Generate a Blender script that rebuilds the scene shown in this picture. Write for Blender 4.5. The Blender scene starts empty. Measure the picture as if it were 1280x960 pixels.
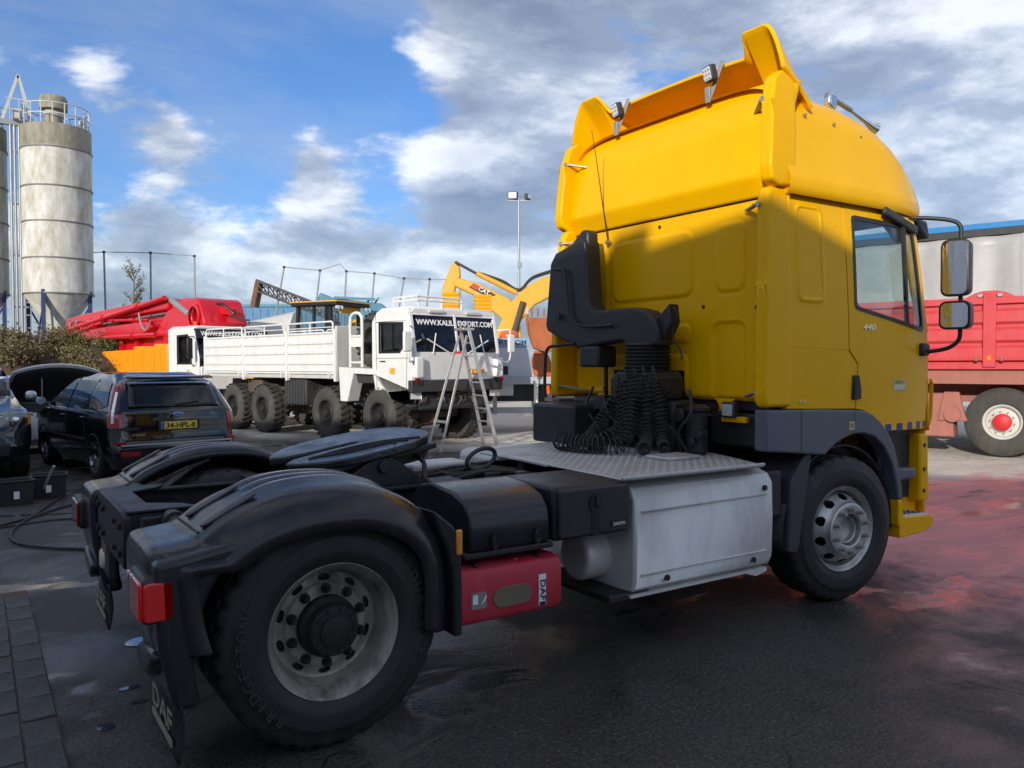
import bpy, bmesh, math, random
from mathutils import Vector, Matrix
from math import sin, cos, pi, radians as RAD
random.seed(7)
S = bpy.context.scene
COL = S.collection

# ------------------------------------------------------------------ camera
CAM = Vector((-5.110, -4.5685, 1.6944))
yaw, pit, rol = 0.9817, -0.0259, -0.0029
fw = Vector((cos(yaw)*cos(pit), sin(yaw)*cos(pit), sin(pit)))
rt = Vector((sin(yaw), -cos(yaw), 0)); up = rt.cross(fw)
r2 = rt*cos(rol) + up*sin(rol); u2 = up*cos(rol) - rt*sin(rol)
cd = bpy.data.cameras.new('camera'); cam = bpy.data.objects.new('camera', cd); COL.objects.link(cam)
cam.matrix_world = Matrix(((r2.x, u2.x, -fw.x, CAM.x), (r2.y, u2.y, -fw.y, CAM.y), (r2.z, u2.z, -fw.z, CAM.z), (0, 0, 0, 1)))
cd.sensor_width = 36; cd.lens = 1008.9/1280*36; cd.clip_end = 6000; cd.clip_start = .05
S.camera = cam
S.view_settings.view_transform = 'Standard'; S.view_settings.look = 'None'
S.view_settings.exposure = 0.92; S.view_settings.gamma = 1

# ------------------------------------------------------------------ sun and sky
SUN_AZ, SUN_EL = RAD(35), RAD(18)          # direction the light travels, and height of the sun
sd = bpy.data.lights.new('sun', 'SUN'); sun = bpy.data.objects.new('sun', sd); COL.objects.link(sun)
sd.energy = 2.2; sd.angle = RAD(.45); sd.color = (1, .93, .80)
trav = Vector((cos(SUN_AZ)*cos(SUN_EL), sin(SUN_AZ)*cos(SUN_EL), -sin(SUN_EL)))
sun.rotation_euler = trav.to_track_quat('-Z', 'Y').to_euler()
sun.location = (-30, -20, 20)

W = bpy.data.worlds.new('World'); S.world = W; W.use_nodes = True
nt = W.node_tree; nt.nodes.clear()
def N(t, **k):
    n = nt.nodes.new(t)
    for a, b in k.items():
        if a == 'inp':
            for i, v in b.items():
                if hasattr(v, 'is_output') and v.is_output: nt.links.new(v, n.inputs[i])
                else: n.inputs[i].default_value = v
        else: setattr(n, a, b)
    return n
def M(op, a, b=None, c=None, clamp=False):
    d = {0: a}
    if b is not None: d[1] = b
    if c is not None: d[2] = c
    n = N('ShaderNodeMath', operation=op, inp=d); n.use_clamp = clamp
    return n.outputs[0]
def VM(op, a, b=None):
    d = {0: a}
    if b is not None: d[1] = b
    n = N('ShaderNodeVectorMath', operation=op, inp=d)
    return n
def pixdir(u, v):
    return (r2*((u-640)/1008.9) - u2*((v-480)/1008.9) + fw).normalized()
def build_world():
    sky = N('ShaderNodeTexSky', sky_type='NISHITA', sun_disc=False, sun_elevation=SUN_EL,
            sun_rotation=math.atan2(-cos(SUN_AZ), -sin(SUN_AZ)) % (2*pi), air_density=1.0, dust_density=.8, ozone_density=2.2)
    d = N('ShaderNodeTexCoord').outputs['Generated']
    sep = N('ShaderNodeSeparateXYZ', inp={0: d})
    z = M('ADD', M('MAXIMUM', sep.outputs[2], 0.0), .48)
    px = M('DIVIDE', sep.outputs[0], z); py = M('DIVIDE', sep.outputs[1], z)
    pz = M('MULTIPLY', sep.outputs[2], 2.6)
    P = N('ShaderNodeCombineXYZ', inp={0: px, 1: py, 2: pz}).outputs[0]
    def dens(vec):
        n1 = N('ShaderNodeTexNoise', noise_dimensions='3D', inp={'Vector': vec, 'Scale': 2.0, 'Detail': 10.0, 'Roughness': .60, 'Distortion': .12})
        return n1.outputs['Fac']
    off = VM('ADD', P, (3.7, 1.2, 0.4)).outputs[0]
    n = dens(off)
    nl = dens(VM('ADD', off, (-.07, -.05, .16)).outputs[0])
    nb = N('ShaderNodeTexNoise', inp={'Vector': VM('ADD', P, (9.1, 4.4, 1.0)).outputs[0], 'Scale': .9, 'Detail': 3.0}).outputs['Fac']
    # weather systems: a broken deck with clear openings
    bias = M('MULTIPLY', M('SUBTRACT', nb, .5), .25)
    for (u, v, rad, amt) in ((330, 40, .20, -.19), (210, 60, .12, -.07), (60, 150, .08, -.16), (440, 130, .09, -.16), (480, 230, .06, -.16), (300, 235, .06, -.16), (250, 130, .07, -.10), (130, 215, .06, -.12),
                             (800, 70, .30, .12), (590, 60, .12, .20), (1250, 150, .30, .08), (215, 175, .075, .24), (395, 205, .085, .27), (130, 130, .05, .12), (200, 310, .12, .10), (430, 320, .16, .10), (620, 260, .12, .10), (40, 50, .07, .05)):
        c = pixdir(u, v)
        dd = VM('DISTANCE', d, tuple(c)).outputs['Value']
        g = M('MULTIPLY', M('SUBTRACT', 1.0, M('SMOOTHSTEP' if False else 'DIVIDE', dd, rad*1.6), clamp=True), amt)
        bias = M('ADD', bias, g)
    low = N('ShaderNodeMapRange', inp={0: sep.outputs[2], 1: .02, 2: .17, 3: .16, 4: 0.0}).outputs[0]
    dn = M('ADD', n, M('ADD', bias, low))
    mask = N('ShaderNodeMapRange', interpolation_type='SMOOTHSTEP', inp={0: dn, 1: .43, 2: .535, 3: 0.0, 4: 1.0}).outputs[0]
    thick = N('ShaderNodeMapRange', inp={0: dn, 1: .50, 2: .92, 3: 0.0, 4: 1.0}).outputs[0]
    lit = N('ShaderNodeMapRange', inp={0: M('SUBTRACT', n, nl), 1: -.10, 2: .12, 3: 0.0, 4: 1.0}).outputs[0]
    lum = M('ADD', M('MULTIPLY', lit, .95), M('MULTIPLY', thick, -.75)); lum = M('ADD', lum, .24, clamp=True)
    ramp = N('ShaderNodeValToRGB', inp={0: lum})
    e = ramp.color_ramp.elements
    e[0].position = 0; e[0].color = (1.12, 1.30, 1.60, 1); e[1].position = 1; e[1].color = (5.0, 5.05, 5.1, 1)
    k = e.new(.5); k.color = (2.2, 2.42, 2.75, 1)
    skyc = N('ShaderNodeMix', data_type='RGBA', blend_type='MULTIPLY', inp={0: 1.0, 6: sky.outputs[0], 7: (.44, .63, .90, 1)}).outputs[2]
    # daylight scattered through the cloud adds to its own lit colour
    cl = N('ShaderNodeMix', data_type='RGBA', blend_type='ADD', inp={0: .18, 6: ramp.outputs[0], 7: skyc}).outputs[2]
    veil = N('ShaderNodeMapRange', interpolation_type='SMOOTHSTEP', inp={0: dens(VM('ADD', VM('MULTIPLY', P, (1.0, 1.6, 1.0)).outputs[0], (1.3, 7.7, 2.0)).outputs[0]), 1: .40, 2: .70, 3: 0.0, 4: .38}).outputs[0]
    skyc = N('ShaderNodeMix', data_type='RGBA', inp={0: veil, 6: skyc, 7: (2.4, 2.9, 3.8, 1)}).outputs[2]
    mx = N('ShaderNodeMix', data_type='RGBA', inp={0: M('MULTIPLY', mask, .94), 6: skyc, 7: cl})
    bg = N('ShaderNodeBackground', inp={0: mx.outputs[2], 1: .10})
    out = N('ShaderNodeOutputWorld', inp={0: bg.outputs[0]})
build_world()

# ------------------------------------------------------------------ materials
MATS = {}
def mat(name, col, rough=.5, metal=0., var=.12, vscale=6., bump=0., bscale=60., coat=0., dirt=0., dirtcol=(.10, .085, .065), dscale=3., rvar=.12, emis=None, trans=0., spec=.5, ior=1.45, dlo=.46):
    m = bpy.data.materials.new(name); m.use_nodes = True
    t = m.node_tree; b = t.nodes['Principled BSDF']; L = t.links.new
    def nn(ty, **i):
        n = t.nodes.new(ty)
        for k, v in i.items():
            k = k.replace('_', ' ')
            if hasattr(v, 'is_output'): L(v, n.inputs[k])
            else: n.inputs[k].default_value = v
        return n
    tc = t.nodes.new('ShaderNodeTexCoord').outputs['Object']
    nz = nn('ShaderNodeTexNoise', Vector=tc, Scale=vscale, Detail=6., Roughness=.6).outputs['Fac']
    lo = tuple(c*(1-var) for c in col)+(1,); hi = tuple(min(1, c*(1+var)) for c in col)+(1,)
    mx = t.nodes.new('ShaderNodeMix'); mx.data_type = 'RGBA'; L(nz, mx.inputs[0]); mx.inputs[6].default_value = lo; mx.inputs[7].default_value = hi
    cout = mx.outputs[2]
    rmap = t.nodes.new('ShaderNodeMapRange'); L(nz, rmap.inputs[0]); rmap.inputs[1].default_value = .3; rmap.inputs[2].default_value = .7
    rmap.inputs[3].default_value = max(.02, rough-rvar*rough*2); rmap.inputs[4].default_value = min(1, rough+rvar*rough*2); rout = rmap.outputs[0]
    if dirt > 0:
        mp = t.nodes.new('ShaderNodeMapping'); L(tc, mp.inputs[0]); mp.inputs['Scale'].default_value = (1.3, 1.3, .45)
        dz = nn('ShaderNodeTexNoise', Vector=mp.outputs[0], Scale=dscale, Detail=9., Roughness=.68).outputs['Fac']
        dr = t.nodes.new('ShaderNodeMapRange'); L(dz, dr.inputs[0]); dr.inputs[1].default_value = dlo; dr.inputs[2].default_value = .78; dr.inputs[3].default_value = 0; dr.inputs[4].default_value = dirt
        m2 = t.nodes.new('ShaderNodeMix'); m2.data_type = 'RGBA'; L(dr.outputs[0], m2.inputs[0]); L(cout, m2.inputs[6]); m2.inputs[7].default_value = dirtcol+(1,); cout = m2.outputs[2]
        ad = t.nodes.new('ShaderNodeMath'); ad.operation = 'MULTIPLY_ADD'; L(dr.outputs[0], ad.inputs[0]); ad.inputs[1].default_value = .5; L(rout, ad.inputs[2]); ad.use_clamp = True; rout = ad.outputs[0]
    L(cout, b.inputs['Base Color']); L(rout, b.inputs['Roughness'])
    b.inputs['Metallic'].default_value = metal; b.inputs['Specular IOR Level'].default_value = spec; b.inputs['IOR'].default_value = ior
    if coat: b.inputs['Coat Weight'].default_value = coat; b.inputs['Coat Roughness'].default_value = .04
    if trans: b.inputs['Transmission Weight'].default_value = trans
    if bump:
        bz = nn('ShaderNodeTexNoise', Vector=tc, Scale=bscale, Detail=4.).outputs['Fac']
        bp = nn('ShaderNodeBump', Height=bz, Strength=bump, Distance=.02); L(bp.outputs[0], b.inputs['Normal'])
    if emis: b.inputs['Emission Color'].default_value = emis[0]+(1,); b.inputs['Emission Strength'].default_value = emis[1]
    MATS[name] = m
    return m
def glass_mat(name, tint, rough=.01, through=.75):
    m = bpy.data.materials.new(name); m.use_nodes = True; t = m.node_tree; t.nodes.clear(); L = t.links.new
    o = t.nodes.new('ShaderNodeOutputMaterial'); tr = t.nodes.new('ShaderNodeBsdfTransparent'); tr.inputs[0].default_value = tint+(1,)
    gl = t.nodes.new('ShaderNodeBsdfGlossy'); gl.inputs['Roughness'].default_value = rough; gl.inputs[0].default_value = (.9, .95, 1, 1)
    fr = t.nodes.new('ShaderNodeFresnel'); gm = t.nodes.new('ShaderNodeNewGeometry'); mi = t.nodes.new('ShaderNodeMath'); mi.operation = 'MULTIPLY_ADD'; L(gm.outputs['Backfacing'], mi.inputs[0]); mi.inputs[1].default_value = 1/1.5-1.5; mi.inputs[2].default_value = 1.5; L(mi.outputs[0], fr.inputs[0])
    tc = t.nodes.new('ShaderNodeTexCoord'); nz = t.nodes.new('ShaderNodeTexNoise'); L(tc.outputs['Object'], nz.inputs[0]); nz.inputs['Scale'].default_value = 2.5; nz.inputs['Detail'].default_value = 6
    df = t.nodes.new('ShaderNodeBsdfDiffuse'); df.inputs[0].default_value = (.25, .25, .24, 1)
    m0 = t.nodes.new('ShaderNodeMixShader'); mr = t.nodes.new('ShaderNodeMapRange'); L(nz.outputs['Fac'], mr.inputs[0]); mr.inputs[1].default_value = .4; mr.inputs[2].default_value = .8; mr.inputs[4].default_value = .10
    L(mr.outputs[0], m0.inputs[0]); L(tr.outputs[0], m0.inputs[1]); L(df.outputs[0], m0.inputs[2])
    mx = t.nodes.new('ShaderNodeMixShader'); L(fr.outputs[0], mx.inputs[0]); L(m0.outputs[0], mx.inputs[1]); L(gl.outputs[0], mx.inputs[2]); L(mx.outputs[0], o.inputs[0])
    MATS[name] = m; return m

mat('yellow_paint', (.88, .455, .0008), .24, var=.035, coat=.05, dirt=.14, dirtcol=(.45, .24, .01), dscale=2.2, vscale=2., spec=.13)
mat('black_plastic', (.022, .023, .026), .42, var=.25, dirt=.35, dirtcol=(.075, .07, .065), bump=.05, bscale=220)
mat('fender_plastic', (.020, .021, .025), .21, var=.25, dirt=.30, dirtcol=(.07, .066, .06), bump=.03, bscale=160)
mat('chassis_metal', (.026, .026, .028), .48, .25, var=.35, dirt=.55, dirtcol=(.10, .085, .07), bump=.12, bscale=70)
mat('grease_metal', (.05, .052, .058), .30, .6, var=.5, dirt=.6, dirtcol=(.02, .018, .015), bump=.25, bscale=35)
mat('tyre_rubber', (.020, .020, .021), .58, var=.22, dirt=.45, dirtcol=(.058, .054, .05), bump=.12, bscale=120, vscale=9)
mat('tyre_dusty', (.050, .047, .043), .8, var=.3, dirt=.55, dirtcol=(.14, .125, .105), bump=.3, bscale=60)
mat('rim_rear', (.38, .35, .31), .5, .45, var=.25, dirt=.95, dirtcol=(.06, .045, .036), dscale=6, dlo=.42, bump=.15, bscale=90)
mat('rim_front', (.50, .50, .485), .38, .75, var=.15, dirt=.45, dirtcol=(.14, .125, .11), dscale=6)
mat('hub_black', (.018, .018, .018), .6, .2, var=.4, dirt=.4, dirtcol=(.06, .05, .045), bump=.3, bscale=80)
mat('tank_alu', (.64, .64, .62), .42, .25, var=.07, dirt=.55, dirtcol=(.34, .325, .30), dscale=3.5, bump=.04, bscale=25)
mat('deck_alu', (.56, .555, .54), .42, .4, var=.12, dirt=.55, dirtcol=(.20, .185, .165), bump=.06)
mat('grey_trim', (.10, .115, .14), .42, var=.08, dirt=.2, dirtcol=(.16, .155, .15))
mat('dark_trim', (.035, .038, .045), .5, var=.15, dirt=.3, dirtcol=(.10, .10, .10))
mat('red_plastic', (.44, .022, .045), .5, var=.12, dirt=.5, dirtcol=(.42, .15, .15), dscale=4)
mat('tail_red', (.28, .004, .006), .12, var=.08, coat=1.)
mat('tail_glow', (.42, .006, .006), .12, var=.05, coat=1., emis=((1, .02, .01), .03))
mat('tail_clear', (.30, .26, .25), .15, var=.1, coat=1.)
mat('amber_lens', (.75, .26, .02), .15, var=.05, coat=1.)
mat('lamp_glass', (.75, .77, .80), .08, .35, var=.2, vscale=60, coat=1.)
mat('chrome', (.75, .76, .78), .12, .95, var=.05)
mat('steel', (.48, .48, .48), .35, .9, var=.15, dirt=.3)
mat('mirror', (.86, .88, .90), .015, 1., var=.01, rvar=0.)
mat('blue_tape', (.02, .03, .22), .4, var=.15)
mat('sticker_cream', (.72, .68, .55), .5, var=.08, dirt=.2)
mat('sticker_gold', (.62, .45, .12), .4, var=.1)
mat('sticker_white', (.80, .80, .80), .45, var=.05, dirt=.2)
mat('sticker_navy', (.015, .02, .08), .4, var=.1)
mat('sticker_olive', (.17, .13, .085), .6, var=.2, dirt=.3)
mat('plate_yellow', (.80, .58, .05), .35, var=.06, dirt=.2)
mat('plate_blue', (.03, .10, .50), .4)
mat('letter_black', (.015, .015, .016), .5)
mat('letter_white', (.82, .82, .82), .5, var=.03)
mat('tyre_letter', (.034, .034, .034), .6, var=.2, dirt=.3)
mat('letter_grey', (.22, .22, .21), .6, var=.15, dirt=.3)
mat('flap_letter', (.38, .33, .23), .6, var=.2, dirt=.4)
mat('letter_blue', (.02, .06, .20), .5)
mat('car_black', (.006, .006, .008), .09, var=.2, coat=1., dirt=.10, dirtcol=(.05, .05, .05))
mat('car_dark', (.012, .013, .018), .10, var=.2, coat=1., dirt=.12, dirtcol=(.06, .06, .06))
mat('car_white', (.72, .73, .75), .2, var=.03, coat=1., dirt=.12)
mat('car_silver', (.55, .56, .58), .22, .6, var=.03, coat=1.)
mat('white_paint', (.74, .74, .725), .42, var=.05, dirt=.30, dirtcol=(.36, .33, .28), dscale=3.)
mat('white_old', (.56, .555, .52), .5, var=.08, dirt=.4, dirtcol=(.35, .32, .26))
mat('rust_brown', (.16, .085, .05), .75, .2, var=.4, dirt=.5, dirtcol=(.06, .045, .035), bump=.3)
mat('under_mud', (.085, .068, .050), .8, var=.5, dirt=.6, dirtcol=(.20, .16, .11), bump=.4, vscale=14)
mat('pump_red', (.60, .006, .018), .30, var=.10, coat=.4, dirt=.18, dirtcol=(.20, .03, .03))
mat('pump_orange', (.85, .30, .008), .38, var=.05, dirt=.18, dirtcol=(.45, .20, .05))
mat('digger_yellow', (.74, .37, .025), .4, var=.09, dirt=.35, dirtcol=(.38, .22, .06))
mat('crate_yellow', (.80, .38, .01), .5, var=.06)
mat('bucket_rust', (.42, .12, .045), .7, .2, var=.3, dirt=.5, dirtcol=(.20, .09, .05), bump=.3)
mat('tipper_red', (.55, .05, .06), .45, var=.08, dirt=.35, dirtcol=(.55, .16, .14), dscale=2)
mat('tipper_rust', (.36, .13, .10), .7, var=.3, dirt=.6, dirtcol=(.20, .13, .09), bump=.2)
mat('hub_red', (.60, .02, .025), .45, var=.12, dirt=.2)
mat('curtain', (.40, .40, .395), .42, var=.10, dirt=.35, dirtcol=(.22, .22, .215), bump=.15, bscale=7)
mat('curtain_blue', (.02, .20, .48), .45, var=.06)
mat('kiosk_grey', (.52, .56, .60), .5, var=.06, dirt=.3, dirtcol=(.25, .25, .25))
mat('sign_blue', (.24, .36, .48), .5, var=.06)
mat('beacon', (.70, .10, .015), .25, var=.1, coat=.6)
mat('silo_paint', (.66, .66, .64), .6, var=.08, dirt=1., dirtcol=(.30, .25, .13), dscale=1.7, dlo=.36, bump=.1, bscale=4)
mat('silo_top', (.34, .32, .26), .75, var=.3, dirt=.9, dirtcol=(.13, .11, .075), dscale=2, dlo=.36)
mat('silo_band', (.20, .20, .19), .7, .3, var=.3)
mat('silo_leg', (.035, .055, .16), .55, var=.15, dirt=.3)
mat('galvanised', (.38, .40, .42), .5, .5, var=.15, dirt=.3, dirtcol=(.25, .23, .2))
mat('pole_grey', (.30, .31, .31), .6, .3, var=.15)
mat('shed_blue', (.045, .17, .33), .5, var=.1, dirt=.25)
mat('teal_paint', (.025, .17, .27), .45, var=.12, dirt=.3)
mat('dark_steel', (.05, .052, .056), .6, .3, var=.35, dirt=.4)
mat('alu_ladder', (.55, .55, .54), .38, .7, var=.12, dirt=.3)
mat('ladder_red', (.55, .03, .04), .5)
mat('cable_rubber', (.020, .020, .020), .5, var=.3, dirt=.3)
mat('bark', (.13, .10, .07), .85, var=.3, bump=.4)
mat('leaf_a', (.10, .115, .035), .6, var=.3, vscale=20)
mat('leaf_b', (.16, .14, .06), .65, var=.3, vscale=20)
mat('leaf_dry', (.22, .165, .10), .7, var=.3, vscale=20)
mat('earth', (.085, .062, .042), .95, var=.45, bump=.8, bscale=6, vscale=3)
mat('interior', (.03, .03, .033), .7, var=.2)
mat('cladding', (.74, .75, .75), .55, .2, var=.06, dirt=.2)
mat('paver', (.062, .058, .055), .62, var=.22, dirt=.6, dirtcol=(.05, .047, .043), bump=.35, bscale=45, vscale=4)
mat('water', (.05, .06, .075), .03, var=0., rvar=0., spec=.8, ior=2.3)
glass_mat('cab_glass', (.80, .86, .84)); glass_mat('dark_glass', (.16, .19, .20)); glass_mat('tint_glass', (.05, .055, .06))

# ------------------------------------------------------------------ geometry helpers
class MB:
    def __init__(s): s.v = []; s.f = []
    def add(s, vs, fs):
        o = len(s.v); s.v += [Vector(p) for p in vs]; s.f += [tuple(i+o for i in f) for f in fs]; return s
    def box(s, x0, x1, y0, y1, z0, z1):
        return s.add([(x, y, z) for x in (x0, x1) for y in (y0, y1) for z in (z0, z1)],
                     [(0, 1, 3, 2), (4, 6, 7, 5), (0, 4, 5, 1), (2, 3, 7, 6), (0, 2, 6, 4), (1, 5, 7, 3)])
    def bar(s, a, b, w, h=None, upv=(0, 0, 1)):
        a = Vector(a); b = Vector(b); h = h or w; d = (b-a).normalized(); u = Vector(upv)
        if abs(d.dot(u)) > .98: u = Vector((1, 0, 0))
        r = d.cross(u).normalized()*w/2; t = r.cross(d).normalized()*h/2
        return s.add([p+i*r+j*t for p in (a, b) for i, j in ((-1, -1), (1, -1), (1, 1), (-1, 1))],
                     [(0, 1, 2, 3), (7, 6, 5, 4), (0, 4, 5, 1), (1, 5, 6, 2), (2, 6, 7, 3), (3, 7, 4, 0)])
    def tube(s, path, r, n=8, closed=False, cap=True):
        P = [Vector(p) for p in path]; k = len(P)
        rs = r if isinstance(r, (list, tuple)) else [r]*k
        t0 = (P[1]-P[0]).normalized(); u = Vector((0, 0, 1)) if abs(t0.z) < .9 else Vector((1, 0, 0))
        o = len(s.v)
        for i in range(k):
            if closed: t = (P[(i+1) % k]-P[i-1]).normalized()
            else: t = (P[min(i+1, k-1)]-P[max(i-1, 0)]).normalized()
            u = (u-t*u.dot(t))
            if u.length < 1e-5: u = t.orthogonal()
            u.normalize(); w = t.cross(u)
            s.v += [P[i]+rs[i]*(cos(2*pi*j/n)*u+sin(2*pi*j/n)*w) for j in range(n)]
        for i in range(k if closed else k-1):
            for j in range(n):
                a = o+i*n+j; b = o+i*n+(j+1) % n; c = o+((i+1) % k)*n+(j+1) % n; d = o+((i+1) % k)*n+j
                s.f.append((a, b, c, d))
        if cap and not closed:
            s.f.append(tuple(o+j for j in reversed(range(n)))); s.f.append(tuple(o+(k-1)*n+j for j in range(n)))
        return s
    def cyl(s, a, b, r, r2=None, n=16): return s.tube([a, b], [r, r if r2 is None else r2], n)
    def lathe(s, prof, c=(0, 0, 0), axis='z', n=32, skip=None, cap=False):
        c = Vector(c); o = len(s.v)
        for (r, a) in prof:
            for j in range(n):
                q = 2*pi*j/n
                s.v.append(c+(Vector((r*cos(q), r*sin(q), a)) if axis == 'z' else Vector((r*cos(q), a, r*sin(q))) if axis == 'y' else Vector((a, r*cos(q), r*sin(q)))))
        for i in range(len(prof)-1):
            for j in range(n):
                if skip and skip(i, j): continue
                s.f.append((o+i*n+j, o+i*n+(j+1) % n, o+(i+1)*n+(j+1) % n, o+(i+1)*n+j))
        if cap:
            s.f.append(tuple(o+j for j in range(n))); s.f.append(tuple(o+(len(prof)-1)*n+j for j in range(n)))
        return s
    def prism(s, poly, axis, a0, a1, holes=()):
        def P(p, a): return (a, p[0], p[1]) if axis == 'x' else (p[0], a, p[1]) if axis == 'y' else (p[0], p[1], a)
        if not holes:
            n = len(poly); o = len(s.v)
            s.v += [Vector(P(p, a0)) for p in poly]+[Vector(P(p, a1)) for p in poly]
            s.f.append(tuple(o+i for i in range(n))); s.f.append(tuple(o+n+i for i in reversed(range(n))))
            for i in range(n): s.f.append((o+i, o+(i+1) % n, o+n+(i+1) % n, o+n+i))
            return s
        b = bmesh.new(); loops = [poly]+list(holes); es = []
        for lp in loops:
            vs = [b.verts.new(P(p, a0)) for p in lp]
            for i in range(len(vs)): es.append(b.edges.new((vs[i], vs[(i+1) % len(vs)])))
        bmesh.ops.triangle_fill(b, use_beauty=True, use_dissolve=False, edges=es)
        b.verts.index_update(); b.verts.ensure_lookup_table()
        o = len(s.v); nv = len(b.verts)
        s.v += [v.co.copy() for v in b.verts]
        ax = 'xyz'.index(axis)
        for v in b.verts:
            q = v.co.copy(); q[ax] = a1; s.v.append(q)
        for f in b.faces:
            ids = [v.index for v in f.verts]; s.f.append(tuple(o+i for i in ids)); s.f.append(tuple(o+nv+i for i in reversed(ids)))
        k = 0
        for lp in loops:
            n = len(lp)
            for i in range(n): s.f.append((o+k+i, o+k+(i+1) % n, o+nv+k+(i+1) % n, o+nv+k+i))
            k += n
        b.free(); return s
    def loft(s, rings, closed=True, caps=True):
        o = len(s.v); n = len(rings[0])
        for r in rings: s.v += [Vector(p) for p in r]
        for i in range(len(rings)-1):
            for j in range(n if closed else n-1):
                s.f.append((o+i*n+j, o+i*n+(j+1) % n, o+(i+1)*n+(j+1) % n, o+(i+1)*n+j))
        if caps and closed:
            s.f.append(tuple(o+j for j in reversed(range(n)))); s.f.append(tuple(o+(len(rings)-1)*n+j for j in range(n)))
        return s
    def grid(s, fn, nu, nv, skip=None):
        o = len(s.v)
        for i in range(nu+1):
            for j in range(nv+1): s.v.append(Vector(fn(i/nu, j/nv)))
        for i in range(nu):
            for j in range(nv):
                if skip and skip((i+.5)/nu, (j+.5)/nv): continue
                a = o+i*(nv+1)+j; s.f.append((a, a+1, a+nv+2, a+nv+1))
        return s
    def xf(s, fn, start=0):
        for i in range(start, len(s.v)): s.v[i] = Vector(fn(s.v[i]))
        return s
    def mesh(s, name, slices=None, deform=None, angle=38, merge=0):
        me = bpy.data.meshes.new(name)
        b = bmesh.new(); vs = [b.verts.new(p) for p in s.v]
        for f in s.f:
            try: b.faces.new([vs[i] for i in f])
            except ValueError: pass
        if merge: bmesh.ops.remove_doubles(b, verts=b.verts, dist=merge)
        if slices:
            for ax, vals in slices:
                for q in vals:
                    co = [0, 0, 0]; no = [0, 0, 0]; co[ax] = q; no[ax] = 1
                    bmesh.ops.bisect_plane(b, geom=b.verts[:]+b.edges[:]+b.faces[:], plane_co=co, plane_no=no)
        if deform:
            for v in b.verts: v.co = deform(v.co)
        bmesh.ops.recalc_face_normals(b, faces=b.faces)
        for f in b.faces: f.smooth = angle is not None
        b.to_mesh(me); b.free()
        if angle is not None: me.set_sharp_from_angle(angle=RAD(angle))
        return me
    def build(s, name, m, parent=None, bevel=0, seg=2, solid=0, **k):
        o = bpy.data.objects.new(name, s.mesh(name, **k)); COL.objects.link(o)
        if m: o.data.materials.append(MATS[m])
        if parent: o.parent = parent
        if solid:
            q = o.modifiers.new('Solidify', 'SOLIDIFY'); q.thickness = solid; q.offset = 0
        if bevel:
            q = o.modifiers.new('Bevel', 'BEVEL'); q.width = bevel; q.segments = seg; q.limit_method = 'ANGLE'; q.angle_limit = RAD(40); q.harden_normals = False
        return o
def inst(name, me, parent, loc=(0, 0, 0), rot=None, m=None, scale=None):
    o = bpy.data.objects.new(name, me); COL.objects.link(o); o.parent = parent; o.location = loc
    if rot: o.rotation_euler = rot
    if scale: o.scale = scale
    if m and not me.materials: me.materials.append(MATS[m])
    return o
def tag(o, label, cat, group=None):
    o['label'] = label; o['category'] = cat
    if group: o['group'] = group
    return o
def thing(name, label, cat, loc=(0, 0, 0), rz=0, group=None):
    o = bpy.data.objects.new(name, None); COL.objects.link(o); o.empty_display_size = .2
    o.location = loc; o.rotation_euler = (0, 0, rz); return tag(o, label, cat, group)
def struct(o, kind='structure'): o['kind'] = kind; return o
def circ(cx, cy, r, n=16, ry=None, ph=0): return [(cx+r*cos(2*pi*i/n+ph), cy+(ry or r)*sin(2*pi*i/n+ph)) for i in range(n)]
def rrect(x0, x1, y0, y1, r, n=4):
    o = []
    for cx, cy, a in ((x1-r, y1-r, 0), (x0+r, y1-r, 90), (x0+r, y0+r, 180), (x1-r, y0+r, 270)):
        o += [(cx+r*cos(RAD(a+90*i/n)), cy+r*sin(RAD(a+90*i/n))) for i in range(n+1)]
    return o
def spline(pts, n=8):
    P = [Vector(p) for p in pts]; out = []
    for i in range(len(P)-1):
        p0 = P[max(i-1, 0)]; p1 = P[i]; p2 = P[i+1]; p3 = P[min(i+2, len(P)-1)]
        for k in range(n):
            t = k/n; out.append(.5*((2*p1)+(p2-p0)*t+(2*p0-5*p1+4*p2-p3)*t*t+(3*p1-p0-3*p2+p3)*t**3))
    out.append(P[-1]); return out
def interp(x, tab):
    if x <= tab[0][0]: return tab[0][1]
    for (a, b), (c, d) in zip(tab, tab[1:]):
        if x <= c:
            t = (x-a)/(c-a); return b+(d-b)*t
    return tab[-1][1]
def sm(a, b, x):
    t = min(1, max(0, (x-a)/(b-a))); return t*t*(3-2*t)
def text_mb(s, size, depth=.004, width=None, shear=0, bold=0):
    """lettering as a mesh in the x-y plane, baseline at y = 0, centred on x"""
    c = bpy.data.curves.new('letters', 'FONT'); c.body = s; c.size = size; c.extrude = depth/2; c.align_x = 'CENTER'; c.shear = shear; c.offset = bold; c.resolution_u = 3
    o = bpy.data.objects.new('letters', c); COL.objects.link(o)
    dg = bpy.context.evaluated_depsgraph_get(); dg.update(); e = o.evaluated_get(dg); me = e.to_mesh()
    b = MB(); b.v = [v.co.copy() for v in me.vertices]; b.f = [tuple(p.vertices) for p in me.polygons]
    e.to_mesh_clear(); bpy.data.objects.remove(o); bpy.data.curves.remove(c)
    if width and b.v:
        w = max(v.x for v in b.v)-min(v.x for v in b.v); k = width/w
        for v in b.v: v.x *= k
    return b
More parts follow.
